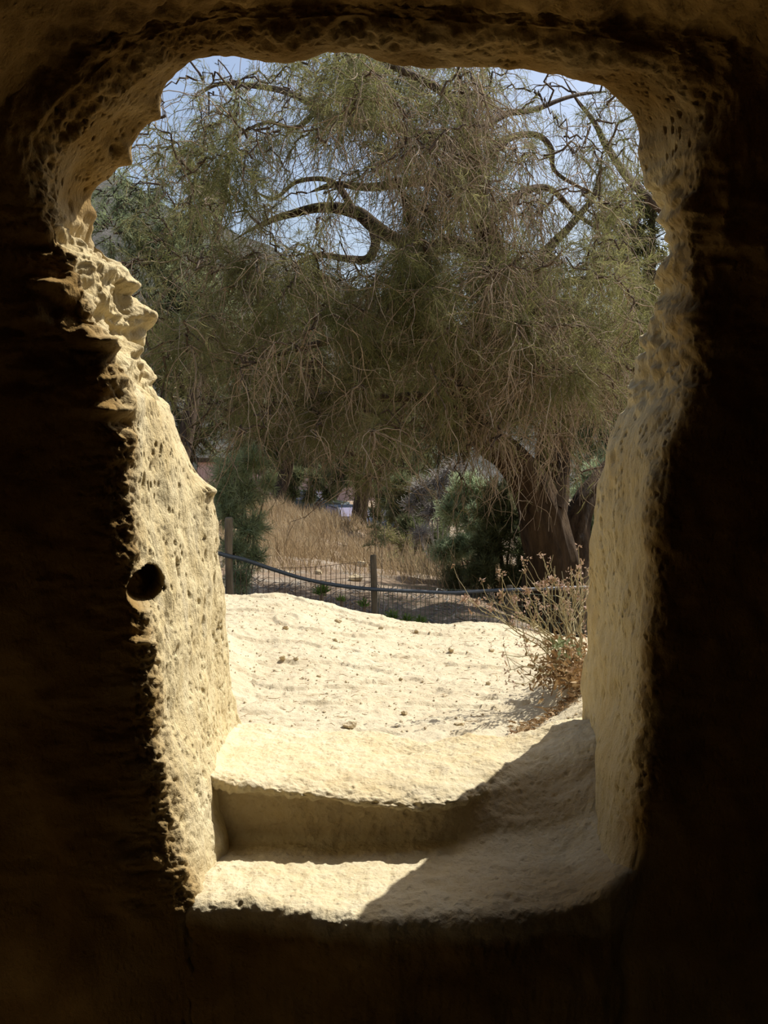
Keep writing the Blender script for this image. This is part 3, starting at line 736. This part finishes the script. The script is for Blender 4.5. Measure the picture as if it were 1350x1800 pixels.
# --- the big tamarisk
limbs = [
 # px, py, depth, radius
 [(975,1110,12.0,.44),(972,1000,12.0,.30),(955,920,12.0,.27),(930,850,11.9,.21),(892,800,11.7,.17),(850,770,11.4,.15),(815,720,11.0,.12),(785,650,10.6,.095),(765,560,10.3,.08),(745,470,10.0,.065),(720,380,9.8,.05),(690,300,9.6,.035)],
 [(958,900,12.0,.22),(970,840,12.2,.19),(975,780,12.3,.19),(985,700,12.3,.16),(975,610,12.0,.13),(930,530,11.6,.12),(880,470,11.2,.12),(850,400,10.8,.115),(838,330,10.5,.10),(828,260,10.3,.09),(815,180,10.1,.06),(800,90,10,.04)],
 [(1000,1100,12.4,.30),(1005,980,12.5,.22),(1020,900,12.6,.15),(1060,840,12.8,.12),(1110,780,13,.10),(1170,700,13.2,.08)],
 [(975,800,12.3,.13),(1000,740,12.4,.11),(1050,680,12.6,.09),(1120,610,12.8,.07),(1190,540,13,.05)],
 [(880,470,11.2,.10),(800,430,11.6,.09),(740,440,11.9,.085),(690,420,12.2,.08),(655,395,12.3,.085),(625,372,12.4,.075),(570,365,12.5,.06),(510,375,12.6,.045),(450,400,12.6,.03),(400,430,12.6,.02)],
 [(838,335,10.5,.09),(780,322,10.9,.07),(720,318,11.2,.055),(650,330,11.5,.045),(590,325,11.7,.035),(540,340,11.8,.025)],
 [(828,262,10.3,.07),(760,240,10.7,.055),(690,225,11,.05),(620,215,11.3,.05),(560,190,11.5,.04),(500,160,11.7,.035),(440,150,11.8,.028),(380,150,12,.02),(320,190,12,.015)],
 [(560,190,11.5,.03),(520,225,11.6,.025),(470,215,11.8,.02),(420,240,12,.015),(370,300,12,.012)],
 [(825,270,10.3,.055),(850,225,10.6,.045),(890,200,10.9,.035),(940,192,11.2,.028),(985,175,11.4,.022),(1030,165,11.6,.018),(1080,160,11.8,.012)],
 [(838,320,10.5,.06),(870,265,10.8,.045),(905,240,11,.035),(945,238,11.2,.03),(968,262,11.3,.03),(975,300,11.4,.022),(1020,330,11.6,.018),(1070,350,11.8,.014)],
 [(850,400,10.8,.07),(900,350,11.2,.05),(960,330,11.6,.035),(1020,380,12,.025),(1080,420,12.2,.018)],
 [(655,395,12.3,.07),(660,430,12.2,.055),(645,455,12.1,.05),(610,455,12.0,.04),(560,450,12,.03),(500,470,12,.02)],
 [(620,370,12.4,.05),(600,335,12.4,.04),(570,315,12.5,.03),(520,320,12.6,.025),(480,350,12.6,.02),(440,330,12.6,.015)],
 [(785,650,10.6,.07),(720,620,10.4,.06),(650,600,10.2,.045),(580,600,10.1,.035),(500,620,10,.025),(420,640,10,.015)],
 [(815,720,11,.07),(750,700,10.7,.055),(680,700,10.5,.04),(610,690,10.3,.03),(540,700,10.2,.02),(470,730,10.2,.012)],
 [(930,530,11.6,.06),(980,500,11.5,.05),(1040,490,11.4,.04),(1100,500,11.4,.03),(1170,520,11.4,.02)],
 [(985,640,12.1,.09),(1000,560,12.2,.07),(1050,480,12.3,.05),(1100,420,12.4,.035),(1140,350,12.4,.02)],
 [(930,530,11.6,.07),(958,450,11.5,.055),(1000,400,11.5,.04),(1045,340,11.5,.028),(1060,260,11.5,.018)],
 [(1165,705,13.2,.085),(1235,600,13.1,.08),(1250,500,12.9,.07),(1210,415,12.6,.06),(1112,322,12.8,.05),(1085,285,12.9,.045),(1062,250,13,.04),(1045,215,13,.03),(1010,170,13,.02),(980,120,13,.015)],
 [(815,190,10.1,.05),(760,150,10,.04),(700,120,9.9,.03),(640,90,9.8,.02),(560,70,9.8,.015)],
]
tree = empty('tamarisk_tree', (float(px_x(965, 12)), 12.0, float(groundZ(px_x(965, 12), 12.0))), 'big tamarisk with thick furrowed trunk and long hanging tan twigs behind the fence', 'tree')
limb_pts = []
for k, L in enumerate(limbs):
    Q = np.array([list(P(a, b, D))+[r] for a, b, D, r in L]); n = 8*len(L)
    Qs = smooth_line(Q, n); r = Qs[:, 3]; c = Qs[:, :3]+(0.06 if k in (0, 1, 2, 3) else 0.25)*r[:, None]*fbm(np.stack([Qs[:, :3]*2.2+j*9 for j in range(3)], 1), 2, 160)
    r = r*np.clip((n-1-np.arange(n))/(0.14*n), 0.15, 1)
    m = MB()
    if k in (0, 2):
        c[0, 2] = min(c[0, 2], float(groundZ(c[0, 0], c[0, 1])))-0.1
    kk = 40 if r.max() > 0.1 else 9
    m.tubes(c, r, kk, cap=True)
    if r.max() > 0.1:                      # furrowed bark relief
        V = m.v[0].reshape(n, kk, 3); cc = c[:, None]; dirv = V-cc; ang_ = np.arange(kk)
        fz = perlin(np.stack([np.broadcast_to(ang_[None]*0.83, (n, kk)), np.broadcast_to(np.arange(n)[:, None]*0.07, (n, kk)), np.full((n, kk), k*3.3)], -1), 170)
        m.v[0] = (cc+dirv*(1+0.20*fz[..., None])).reshape(-1, 3)
    m.build('trunk' if k == 0 else 'branch', M_bark if k < 5 else M_branch, tree)
    limb_pts.append(np.concatenate([c, r[:, None]], 1))
LP = np.concatenate(limb_pts)
xsG = [200,300,400,500,600,700,800,900,1000,1100]; ysG = [150,250,350,450,550,650,750,850]
green = np.array([[0,1,2,3,7,6,4,2,3,4],[0,3,6,4,5,4,5,4,3,2.5],[.3,4,7,3,2.5,4,4,3,2.2,4],[.3,3,6,2.2,2.5,6,6,4,1,4],[.5,3,7,6,6,7,6,6,6,6],[1,4,6,6,6,7,6,7,7,5],[0,3,4,5,6,6,5,4,3,2],[0,0,1,1,2,2,1,1,1,1]], float)
tan = np.array([[0,.5,1,2,3,7,7,1,.5,1],[0,1,1,2,4,8,8,2,1,1],[1,1,1,3,3.5,5,7,5,2.5,1.5],[1,1,2,3,3,4,6,7,3,2],[1,2,3,4,5,5,6,9,6,3],[0,2,4,5,5,5,7,9,8,4],[0,1,3,5,5,3.5,4.5,5,5,3],[0,0,1,2,2,1,1.5,1.5,1.5,1]], float)
tot = green+tan
def sample_cells(A, n):
    p = (A/A.sum()).ravel(); idx = rng.choice(A.size, n, p=p); r, c = idx//10, idx % 10
    return np.array(xsG)[c]+rng.uniform(-60, 60, n), np.array(ysG)[r]+rng.uniform(-60, 60, n), r, c
nh = 900
hpx, hpy, hr, hc_ = sample_cells(tot, nh)
hD = rng.uniform(8.4, 12.6, nh)
H = P(hpx, hpy-30, hD)
# every hub is reached by a crooked branch from the nearest limb
starts = np.zeros((nh, 3)); net = LP[:, :3].copy()
first = np.array([np.min(np.linalg.norm(net-h, axis=1)) for h in H])
for hi in np.argsort(first):               # grow outwards: join the nearest wood that already stands
    h = H[hi]; d = np.linalg.norm(net-h, axis=1)+0.5*np.abs(np.minimum(net[:, 2]-h[2]+0.1, 0)); j = int(np.argmin(d)); starts[hi] = net[j]
    tq = np.array([0.4, 0.6, 0.8, 1.0])[:, None]; net = np.concatenate([net, net[j]*(1-tq)+h*tq])
Sx = starts
n = 9; t = np.linspace(0, 1, n)[None, :, None]; D_ = np.linalg.norm(H-Sx, axis=1)[:, None, None]
D_ = np.maximum(D_, 0.12); Br = Sx[:, None]*(1-t)+H[:, None]*t+np.array([0, 0, 1])*0.16*D_*np.sin(t*np.pi)+rng.normal(size=(nh, n, 3))*0.075*D_*np.sin(t*np.pi)
order = np.argsort(-D_.ravel())
rad = (0.006+0.008*np.sqrt(D_[:, 0]))*np.linspace(1, 0.4, n)[None]
for j in order[:120]:
    m = MB(); m.tubes(Br[j], rad[j], 5); m.build('branch', M_branch, tree)
m = MB(); m.tubes(Br[order[120:]], rad[order[120:]], 4); m.build('small_branches', M_branch, tree, kind='stuff')
# twigs off the hub branches
tuft = rng.random(nh) < 0.46; gw = green[hr, hc_]*np.where(tuft, 1.9, 0.12); tw = tan[hr, hc_]*np.where(tuft, 0.5, 1.4)
def from_br(n, wts):
    i = rng.choice(nh, n, p=wts/wts.sum()); t = rng.uniform(1.5, 7.99, n); k = t.astype(int); f = (t-k)[:, None]
    return Br[i, k]*(1-f)+Br[i, k+1]*f, nrm(Br[i, k+1]-Br[i, k])
m = MB()
s_, d_ = from_br(4800, tw); T1 = twigs(s_, d_*0.5+rng.normal(size=s_.shape)*0.6+np.array([0, 0, -0.3]), rng.uniform(0.3, 1.0, len(s_)), 9, 2.4, 0.15)
m.tubes(T1, np.linspace(0.0046, 0.0016, 9)[None]*rng.uniform(0.6, 1.4, (len(s_), 1)), 3)
s2, d2 = from_br(2400, gw+2); T2 = twigs(s2, d2+rng.normal(size=s2.shape)*0.8, rng.uniform(0.25, 0.8, len(s2)), 7, 0.5, 0.16)
m.tubes(T2, np.linspace(0.0042, 0.0016, 7)[None]*rng.uniform(0.6, 1.3, (len(s2), 1)), 3)
i = rng.integers(0, len(T1), 5200); k = rng.integers(2, 8, 5200)
T3 = twigs(T1[i, k], nrm(T1[i, k]-T1[i, k-1])+rng.normal(size=(5200, 3))*0.7, rng.uniform(0.12, 0.45, 5200), 5, 0.6, 0.18)
m.tubes(T3, np.linspace(0.0028, 0.0012, 5)[None]*np.ones((5200, 1)), 3)
m.build('hanging_twigs', M_twig, tree, kind='stuff')
m = MB()
s4, d4 = from_br(6800, np.minimum(gw, 16)**1.3); T4 = twigs(s4, d4*0.4+rng.normal(size=s4.shape)*0.6+np.array([0, 0, -0.1]), rng.uniform(0.18, 0.55, len(s4)), 6, 1.0, 0.13)
leaf_on(m, T4, 32, 0.05, 0.14, 0.0040, 0.1, -0.2, 0.6)
leaf_on(m, T2, 16, 0.05, 0.13, 0.0050, 0.2, -0.2, 0.6)
leaf_on(m, T1[::2], 5, 0.05, 0.12, 0.0046, 0.4, -0.3, 0.5)
m.build('foliage', M_leaf, tree, kind='stuff')

# --- trees further off: trunk, branches, twigs and foliage each
def far_tree(name, px, base_py, D, blobs, label, lm, bm, nleaf=9000, lw=0.02, ll=(0.1, 0.3), r0=0.18, ntw=300, group=None, droop=0.5, cat='tree', lean=0):
    bx = px_x(px, D); bz = float(groundZ(bx, D)); root = empty(name, (bx, D, bz), label, cat, group); b0 = np.array([bx, D, bz-0.15])
    tr = None; m0 = MB(); pts = []
    cs_ = [np.array(list(P(b[0], b[1], b[2]))) for b in blobs]
    topc = max(cs_, key=lambda c: c[2]); mid = b0+(topc-b0)*0.55+np.array([lean, 0, 0])
    L = smooth_line([b0, b0+(mid-b0)*0.5+rng.normal(size=3)*0.08, mid, b0+(topc-b0)*0.85], 14); m0.tubes(L, np.linspace(r0, r0*0.3, 14), 8); m0.build('trunk', bm, root)
    TW = []
    for c, b in zip(cs_, blobs):
        j = rng.integers(5, 13); m1 = MB(); rr = b[3]*D/F
        Q = smooth_line([L[j], (L[j]+c)/2+np.array([0, 0, 0.15*rr])+rng.normal(size=3)*0.1*rr, c], 8); m1.tubes(Q, np.linspace(r0*0.4, r0*0.1, 8), 6); m1.build('branch', bm, root)
        k = max(8, int(ntw*b[3]**2/sum(x[3]**2 for x in blobs)))
        t = rng.uniform(3, 6.99, k); ki = t.astype(int); s = Q[ki]*(1-(t-ki)[:, None])+Q[ki+1]*(t-ki)[:, None]
        d = rng.normal(size=(k, 3)); s = np.where(rng.random((k, 1)) < 0.5, s, c+nrm(d)*rr*0.35)
        TW.append(twigs(s, d+nrm(s-c+1e-3)*0.5, rng.uniform(0.35, 1.05, k)*rr, 6, droop, 0.15))
    TW = np.concatenate(TW); m2 = MB(); m2.tubes(TW, np.linspace(r0*0.08, r0*0.03, 6)[None]*np.ones((len(TW), 1)), 3); m2.build('twigs', bm, root, kind='stuff')
    m3 = MB(); leaf_on(m3, TW, max(4, nleaf//len(TW)), ll[0], ll[1], lw, 0.05, -0.1, 0.8); m3.build('foliage', lm, root, kind='stuff')
    return root
far_tree('grey_green_tree', 288, 760, 17, [(200,340,17,60),(260,330,17.5,60),(200,410,16.5,55),(290,400,17,70),(350,350,17.5,60),(330,260,18,45),(360,210,18,40),(420,180,18,40),(250,470,17,65),(330,480,17,70),(300,560,17,60),(380,540,17,60),(250,560,17,50)],
 'pale grey-green tree behind the left doorway edge', M_leaf_grey, M_bark_dark, 26000, 0.011, (0.06, 0.2), 0.16, 800)
far_tree('background_tree', 300, 820, 20, [(290,640,20,70),(350,680,20,70),(280,560,20,60),(400,620,21,70),(440,700,21,70),(340,760,20,60),(430,560,21,60),(400,480,21,55)],
 'dark tree with slender trunk low behind the left doorway edge', M_leaf_dark, M_bark_dark, 24000, 0.014, (0.08, 0.24), 0.18, 700, 'trees beyond the grass')
far_tree('background_tree', 480, 860, 30, [(440,780,30,60),(500,740,30,70),(560,720,30,80),(520,640,30,70),(600,780,30,60),(470,600,31,60),(560,570,31,70),(620,640,31,70)],
 'dense dark tree above the left half of the dry grass', M_leaf_dark, M_bark_dark, 22000, 0.022, (0.12, 0.36), 0.22, 700, 'trees beyond the grass')
far_tree('background_tree', 625, 915, 34, [(600,800,34,50),(650,780,34,70),(640,700,34,70),(700,760,34,70),(690,670,34,70),(720,840,33,50),(660,600,34,60),(740,600,34,60),(600,840,33,36)],
 'dark tree whose black trunk stands in front of the parked car', M_leaf_dark, M_bark_dark, 24000, 0.024, (0.12, 0.38), 0.30, 700, 'trees beyond the grass')
far_tree('background_tree', 770, 930, 28, [(760,780,28,70),(820,740,28,70),(800,660,28,70),(880,700,28,70),(860,600,28,70),(760,700,28,60),(940,660,28,60),(700,880,27,40)],
 'dark tree behind the grey dead bush', M_leaf_dark, M_bark_dark, 24000, 0.020, (0.12, 0.34), 0.2, 700, 'trees beyond the grass')
far_tree('background_tree', 1050, 940, 24, [(1000,760,24,60),(1060,740,24,70),(1040,660,24,70),(1110,660,24,60),(1000,600,24,60),(1080,580,24,60),(1140,590,24,50),(1040,830,23,50),(1020,900,23,45)],
 'green tree behind the big trunk at the right doorway edge', M_leaf_grey, M_bark_dark, 22000, 0.017, (0.09, 0.28), 0.2, 700, 'trees beyond the grass')
far_tree('leaning_tree', 1130, 900, 15, [(1110,380,15,60),(1080,420,15,50),(1140,340,15,50),(1150,430,15,40),(1060,360,15,40),(1120,560,15,50),(1090,600,15,50)],
 'dark thick-stemmed tree rising behind the right doorway edge', M_leaf, M_bark_dark, 15000, 0.010, (0.06, 0.18), 0.17, 500, None, 0.3)

def bush(name, px, py_base, D, blobs, label, lm, bm, nleaf, lw, ll, cat='bush', ntw=160, group=None, wood=0.02, zoff=None, wm=None):
    bx = px_x(px, D); bz = float(groundZ(bx, D)) if zoff is None else zoff; root = empty(name, (bx, D, bz), label, cat, group); b0 = np.array([bx, D, bz-0.05])
    m = MB(); TW = []
    for b in blobs:
        c = np.array(P(b[0], b[1], b[2])); rr = b[3]*b[2]/F
        Q = smooth_line([b0+rng.normal(size=3)*0.04, (b0+c)/2+rng.normal(size=3)*0.15*rr, c], 7); m.tubes(Q, np.linspace(wood, wood*0.4, 7), 5)
        k = max(6, int(ntw*b[3]**2/sum(x[3]**2 for x in blobs))); d = rng.normal(size=(k, 3)); s = c+nrm(d)*rr*0.3*rng.random((k, 1))
        TW.append(twigs(s, d+np.array([0, 0, 0.4]), rng.uniform(0.4, 0.95, k)*rr, 6, 0.2, 0.14))
    m.build('stem', bm, root); TW = np.concatenate(TW)
    m2 = MB(); m2.tubes(TW, np.linspace(wood*0.35, wood*0.12, 6)[None]*np.ones((len(TW), 1)), 3); m2.build('twigs', bm, root, kind='stuff')
    if nleaf: m3 = MB(); leaf_on(m3, TW, max(3, nleaf//len(TW)), ll[0], ll[1], lw, 0.05, 0.2, 0.8); m3.build('foliage', lm, root, kind='stuff')
    return root
bush('young_tamarisk', 415, 1040, 9.2, [(400,830,9.2,34),(440,815,9.2,36),(430,870,9.2,44),(400,900,9.2,40),(440,930,9.1,38),(410,970,9.1,36),(450,980,9.1,26),(420,1020,9,30),(390,870,9.3,34),(470,850,9.3,20)],
 'bluish green feathery bush behind the left fence post', M_leaf_blue, M_branch, 26000, 0.0036, (0.03, 0.09), ntw=800, wood=0.012)
bush('green_bush', 830, 1000, 14, [(820,860,14,34),(850,880,14,38),(800,900,14,36),(840,920,13.8,40),(780,970,13.6,30),(820,960,13.6,30)],
 'blue-green feathery bush left of the big trunk', M_leaf_blue, M_branch, 30000, 0.0065, (0.04, 0.12), ntw=800)
bush('dark_bush', 890, 1030, 13, [(860,960,13,44),(900,920,13,44),(880,870,13,38),(930,970,12.8,40),(850,1010,12.8,40),(910,1020,12.8,40),(800,1020,13,34),(870,900,13,40)],
 'deep green shaded bush close to the left of the big trunk', M_leaf_dark, M_bark_dark, 42000, 0.0070, (0.04, 0.12), ntw=900)
bush('dead_bush', 775, 930, 16, [(770,850,16,36),(800,830,16,34),(740,860,16,32),(790,880,16,36),(760,900,16,36),(720,890,16,26),(740,940,15.6,30)],
 'leafless grey dead bush left of the blue-green bush', None, M_deadwood, 0, 0, (0, 0), ntw=1500, wood=0.018)
bush('right_bush', 1030, 1000, 14.5, [(1030,880,14.5,36),(1050,840,14.5,36),(1020,930,14.5,34),(1060,920,14.5,36),(1030,980,14.4,30)],
 'light green bush between the big trunk and the right doorway edge', M_leaf_blue, M_branch, 24000, 0.0065, (0.04, 0.12), ntw=600)
bush('brown_brush', 700, 1000, 17, [(680,940,17,26),(710,960,17,30),(730,1000,16,30),(690,990,16.5,24),(750,1020,15,26)],
 'straggly brown-green brush at the right end of the dry grass', M_leaf, M_twig, 3500, 0.006, (0.04, 0.12), ntw=260)
bush('olive_sprig', 665, 975, 9.6, [(660,930,9.6,20),(672,950,9.6,18),(650,960,9.6,14)], 'wispy olive sprig rising behind the middle fence post', M_leaf_grey, M_twig, 700, 0.004, (0.02, 0.06), ntw=60, wood=0.006)

bush('shade_bush', 715, 960, 20, [(700,900,20,30),(740,900,20,34),(720,930,19.5,30),(760,950,19,34),(700,860,20,30),(780,980,18,30),(740,860,20,30)],
 'dark bush behind the grey dead bush at the right end of the dry grass', M_leaf_dark, M_bark_dark, 22000, 0.010, (0.06, 0.18), ntw=500)
bush('hedge_bush', 520, 880, 42, [(480,850,42,24),(510,868,42,18),(545,872,42,16),(580,868,42,16),(560,845,42,24),(520,840,42,24),(600,838,42,24),(470,890,42,20)],
 'dark undergrowth in front of the sideways car', M_leaf_dark, M_bark_dark, 14000, 0.022, (0.12, 0.34), ntw=400, wood=0.05)
bush('hedge_bush', 665, 900, 44, [(650,860,44,22),(680,880,44,26),(700,850,44,30),(720,880,44,26),(660,905,44,14),(630,845,44,20),(740,850,44,30)],
 'dark undergrowth right of the blue car', M_leaf_dark, M_bark_dark, 16000, 0.022, (0.12, 0.34), ntw=400, wood=0.05)
far_tree('background_tree', 560, 860, 58, [(480,800,58,50),(540,780,58,60),(600,800,58,50),(650,790,58,50),(700,800,58,50),(520,740,58,60),(620,740,58,60),(740,790,58,50),(680,720,58,60),(440,800,58,50)],
 'farthest dark tree, added to overshadow the parked cars', M_leaf_dark, M_bark_dark, 26000, 0.045, (0.25, 0.7), 0.3, 700, 'trees beyond the grass')  # tree added so its crown keeps sunlight off the cars

# low fleshy plants and litter at the fence foot
def succulent(px, py, D, r, label):
    x, y = px_x(px, D), D; z = float(P(px, py, D)[2])-r*0.6; root = empty('ground_plant', (x, y, z), label, 'plant', 'fleshy green plants at the fence foot')
    m = MB(); n = 60; a = rng.random(n)*6.28; e = rng.uniform(0.2, 1.4, n); d = np.stack([np.cos(a)*np.cos(e), np.sin(a)*np.cos(e), np.sin(e)], 1); L = r*rng.uniform(0.6, 1.2, (n, 1))
    b = np.array([x, y, z])+d*L*0.35; m.needles(b, b+d*L, np.full(n, r*0.22)); m.build('leaves', M_leaf_bright, root, kind='stuff')
    s = MB(); s.tubes(np.stack([np.repeat(np.array([[x, y, z-0.3]]), 12, 0), b[:12]], 1), np.full((12, 2), 0.006), 4); s.build('stem', M_twig, root)
for (px, py, D, r, lab) in [(565,1036,9.6,.085,'largest fleshy green plant, left of the middle post under the pipe'),(600,1052,9.5,.05,'small green plant between the largest one and the middle post'),
    (640,1060,9.5,.06,'green plant just left of the middle post foot'),(690,1080,9.5,.07,'green plant just right of the middle post foot'),(715,1086,9.5,.06,'green plant second to the right of the middle post'),(740,1088,9.5,.055,'rightmost of the fleshy green plants')]:
    succulent(px, py, D, r, lab)
m = MB(); n = 2600; x = rng.uniform(-2.2, 1.2, n); y = rng.uniform(7.6, 12, n); b = np.stack([x, y, groundZ(x, y)], 1)
m.needles(b, b+rng.normal(size=(n, 3))*np.array([.10, .10, .03])+np.array([0, 0, .03]), rng.uniform(0.006, 0.016, n)); o = m.build('brush_litter', M_deadwood, kind='stuff'); tag(o, 'grey broken twigs and litter at the fence foot', 'brush litter')

# dry grass on the mound
m = MB(); n = 52000
x = rng.uniform(-9, 5.5, n); y = 12.5+17*rng.random(n)**0.9
cl = fbm(np.stack([x*0.9, y*0.9, 0*x], -1), 3, 181); keep = cl > -0.22+0.15*(y < 16); x, y, cl = x[keep], y[keep], cl[keep]; n = len(x)
z = groundZ(x, y); hgt = (0.16+0.42*np.clip(cl+0.3, 0, 1))*rng.uniform(0.6, 1.2, n); b = np.stack([x, y, z-0.02], 1)
tp = b+np.stack([rng.normal(size=n)*0.10-0.05, rng.normal(size=n)*0.10, hgt], 1); m.needles(b, tp, 0.004+0.0004*y)
o = m.build('dry_grass', M_straw, kind='stuff'); tag(o, 'tall straw-coloured dry grass over the mound beyond the fence', 'dry grass')
rocks = [(415,941,19,10,'bright white rock on the left slope of the grassy mound'),(505,1003,13.2,9,'white rock behind the fence near the left post'),(625,1020,12.4,13,'pale flat rock behind the fence beside the middle post'),
         (636,985,15,12,'grey rock above the fence left of the middle post'),(568,944,20,5,'small white rock in the middle of the dry grass'),(560,1005,13.5,8,'pale rock behind the fence centre')]
for k, (px, py, D, r, lab) in enumerate(rocks):
    c = P(px, py, D); rr = r*D/F; V, Q = stone_mesh((rr, rr, rr), 40+k, 0.6)
    o = mesh_np('rock', V, Q, M_stone, smooth=False); gz = float(groundZ(c[0], D)); o.location = (c[0], D, gz+rr*0.3); tag(o, lab, 'rock', 'pale rocks on the grassy slope')

# ------------------------------------------------------------------ parked cars seen under the trees
def car(px, D, rz, paint, label, name='car'):
    x = px_x(px, D); z = float(groundZ(x, D)); root = empty(name, (x, D, z), label, 'car', 'cars parked under the trees'); root.rotation_euler = (0, 0, rz)
    def part(m, nm, mt, sm=False):
        o = mesh_np(nm, np.concatenate(m.v), np.concatenate(m.q) if m.q else None, mt, root, sm, None, np.concatenate(m.t) if m.t else None); return o
    prof = [(-2.15,.35),(-2.2,.6),(-2.1,.85),(-1.2,.98),(-0.6,1.42),(0.9,1.48),(1.6,1.08),(2.05,1.0),(2.15,.6),(2.1,.35)]
    def extr(pr, w0, tuck=0.0):
        m = MB(); n = len(pr); V = []
        for s in (-1, 1):
            for (a, h) in pr: V.append([s*(w0-(tuck if h > 1.1 else 0)), a, h])
        Q = [[i, (i+1) % n, n+(i+1) % n, n+i] for i in range(n)]; T_ = [[0, i+1, i] for i in range(1, n-1)]+[[n, n+i, n+i+1] for i in range(1, n-1)]
        m.add(V, Q, T_); return m
    part(extr(prof, 0.85, 0.13), 'body', paint)
    for nm, y0, z0, y1, z1 in (('windscreen', -1.16, 1.02, -0.64, 1.40), ('rear_window', 1.55, 1.12, 0.95, 1.44)):
        m = MB(); dy = -0.012 if nm == 'windscreen' else 0.012; m.add([[-.72, y0+dy, z0+.01], [.72, y0+dy, z0+.01], [.62, y1+dy, z1+.01], [-.62, y1+dy, z1+.01]], [[0, 1, 2, 3]]); part(m, nm, M_glass)
    for s in (-1, 1):
        m = MB(); m.add([[s*.862, -1.0, 1.0], [s*.862, 1.3, 1.06], [s*.735, .9, 1.42], [s*.735, -.55, 1.36]], [[0, 1, 2, 3]]); part(m, 'side_window', M_glass)
        m = MB(); m.box((s*.62, -2.17, .72), (.3, .08, .14)); part(m, 'headlight', M_chrome)
        for a in (-1.35, 1.3):
            m = MB(); m.tubes(np.array([[s*.66, a, .32], [s*.88, a, .32]]), np.array([.32, .32]), 16, cap=True); part(m, 'wheel', M_tyre)
    m = MB(); m.box((0, -2.2, .45), (1.6, .1, .14)); part(m, 'bumper', M_tyre)
    return root
car(612, 50, 0.35, M_carblue, 'dark blue car behind the black tree trunk')
car(535, 54, 1.35, M_cargrey, 'dark car standing sideways, left of the blue car')
car(668, 56, 0.2, M_carblue, 'dark car farthest right under the trees')
# low pink building seen in slivers behind the cars
bx = px_x(520, 75); root = empty('low_building', (bx, 75, float(groundZ(bx, 75))), 'low pale pink building in slivers beyond the parked cars', 'building')
m = MB(); m.box((bx, 75, root.location.z+1.3), (13, 4, 2.6)); m.build('wall', M_pink, root, False)
m = MB(); m.box((bx, 75, root.location.z+2.75), (13.6, 4.6, 0.3)); m.build('roof', M_bark_dark, root, False)
for k in range(4):
    m = MB(); m.box((bx-4.6+3.1*k, 72.97, root.location.z+1.5), (1.1, 0.08, 1.1)); m.build('window', M_glass, root, False)
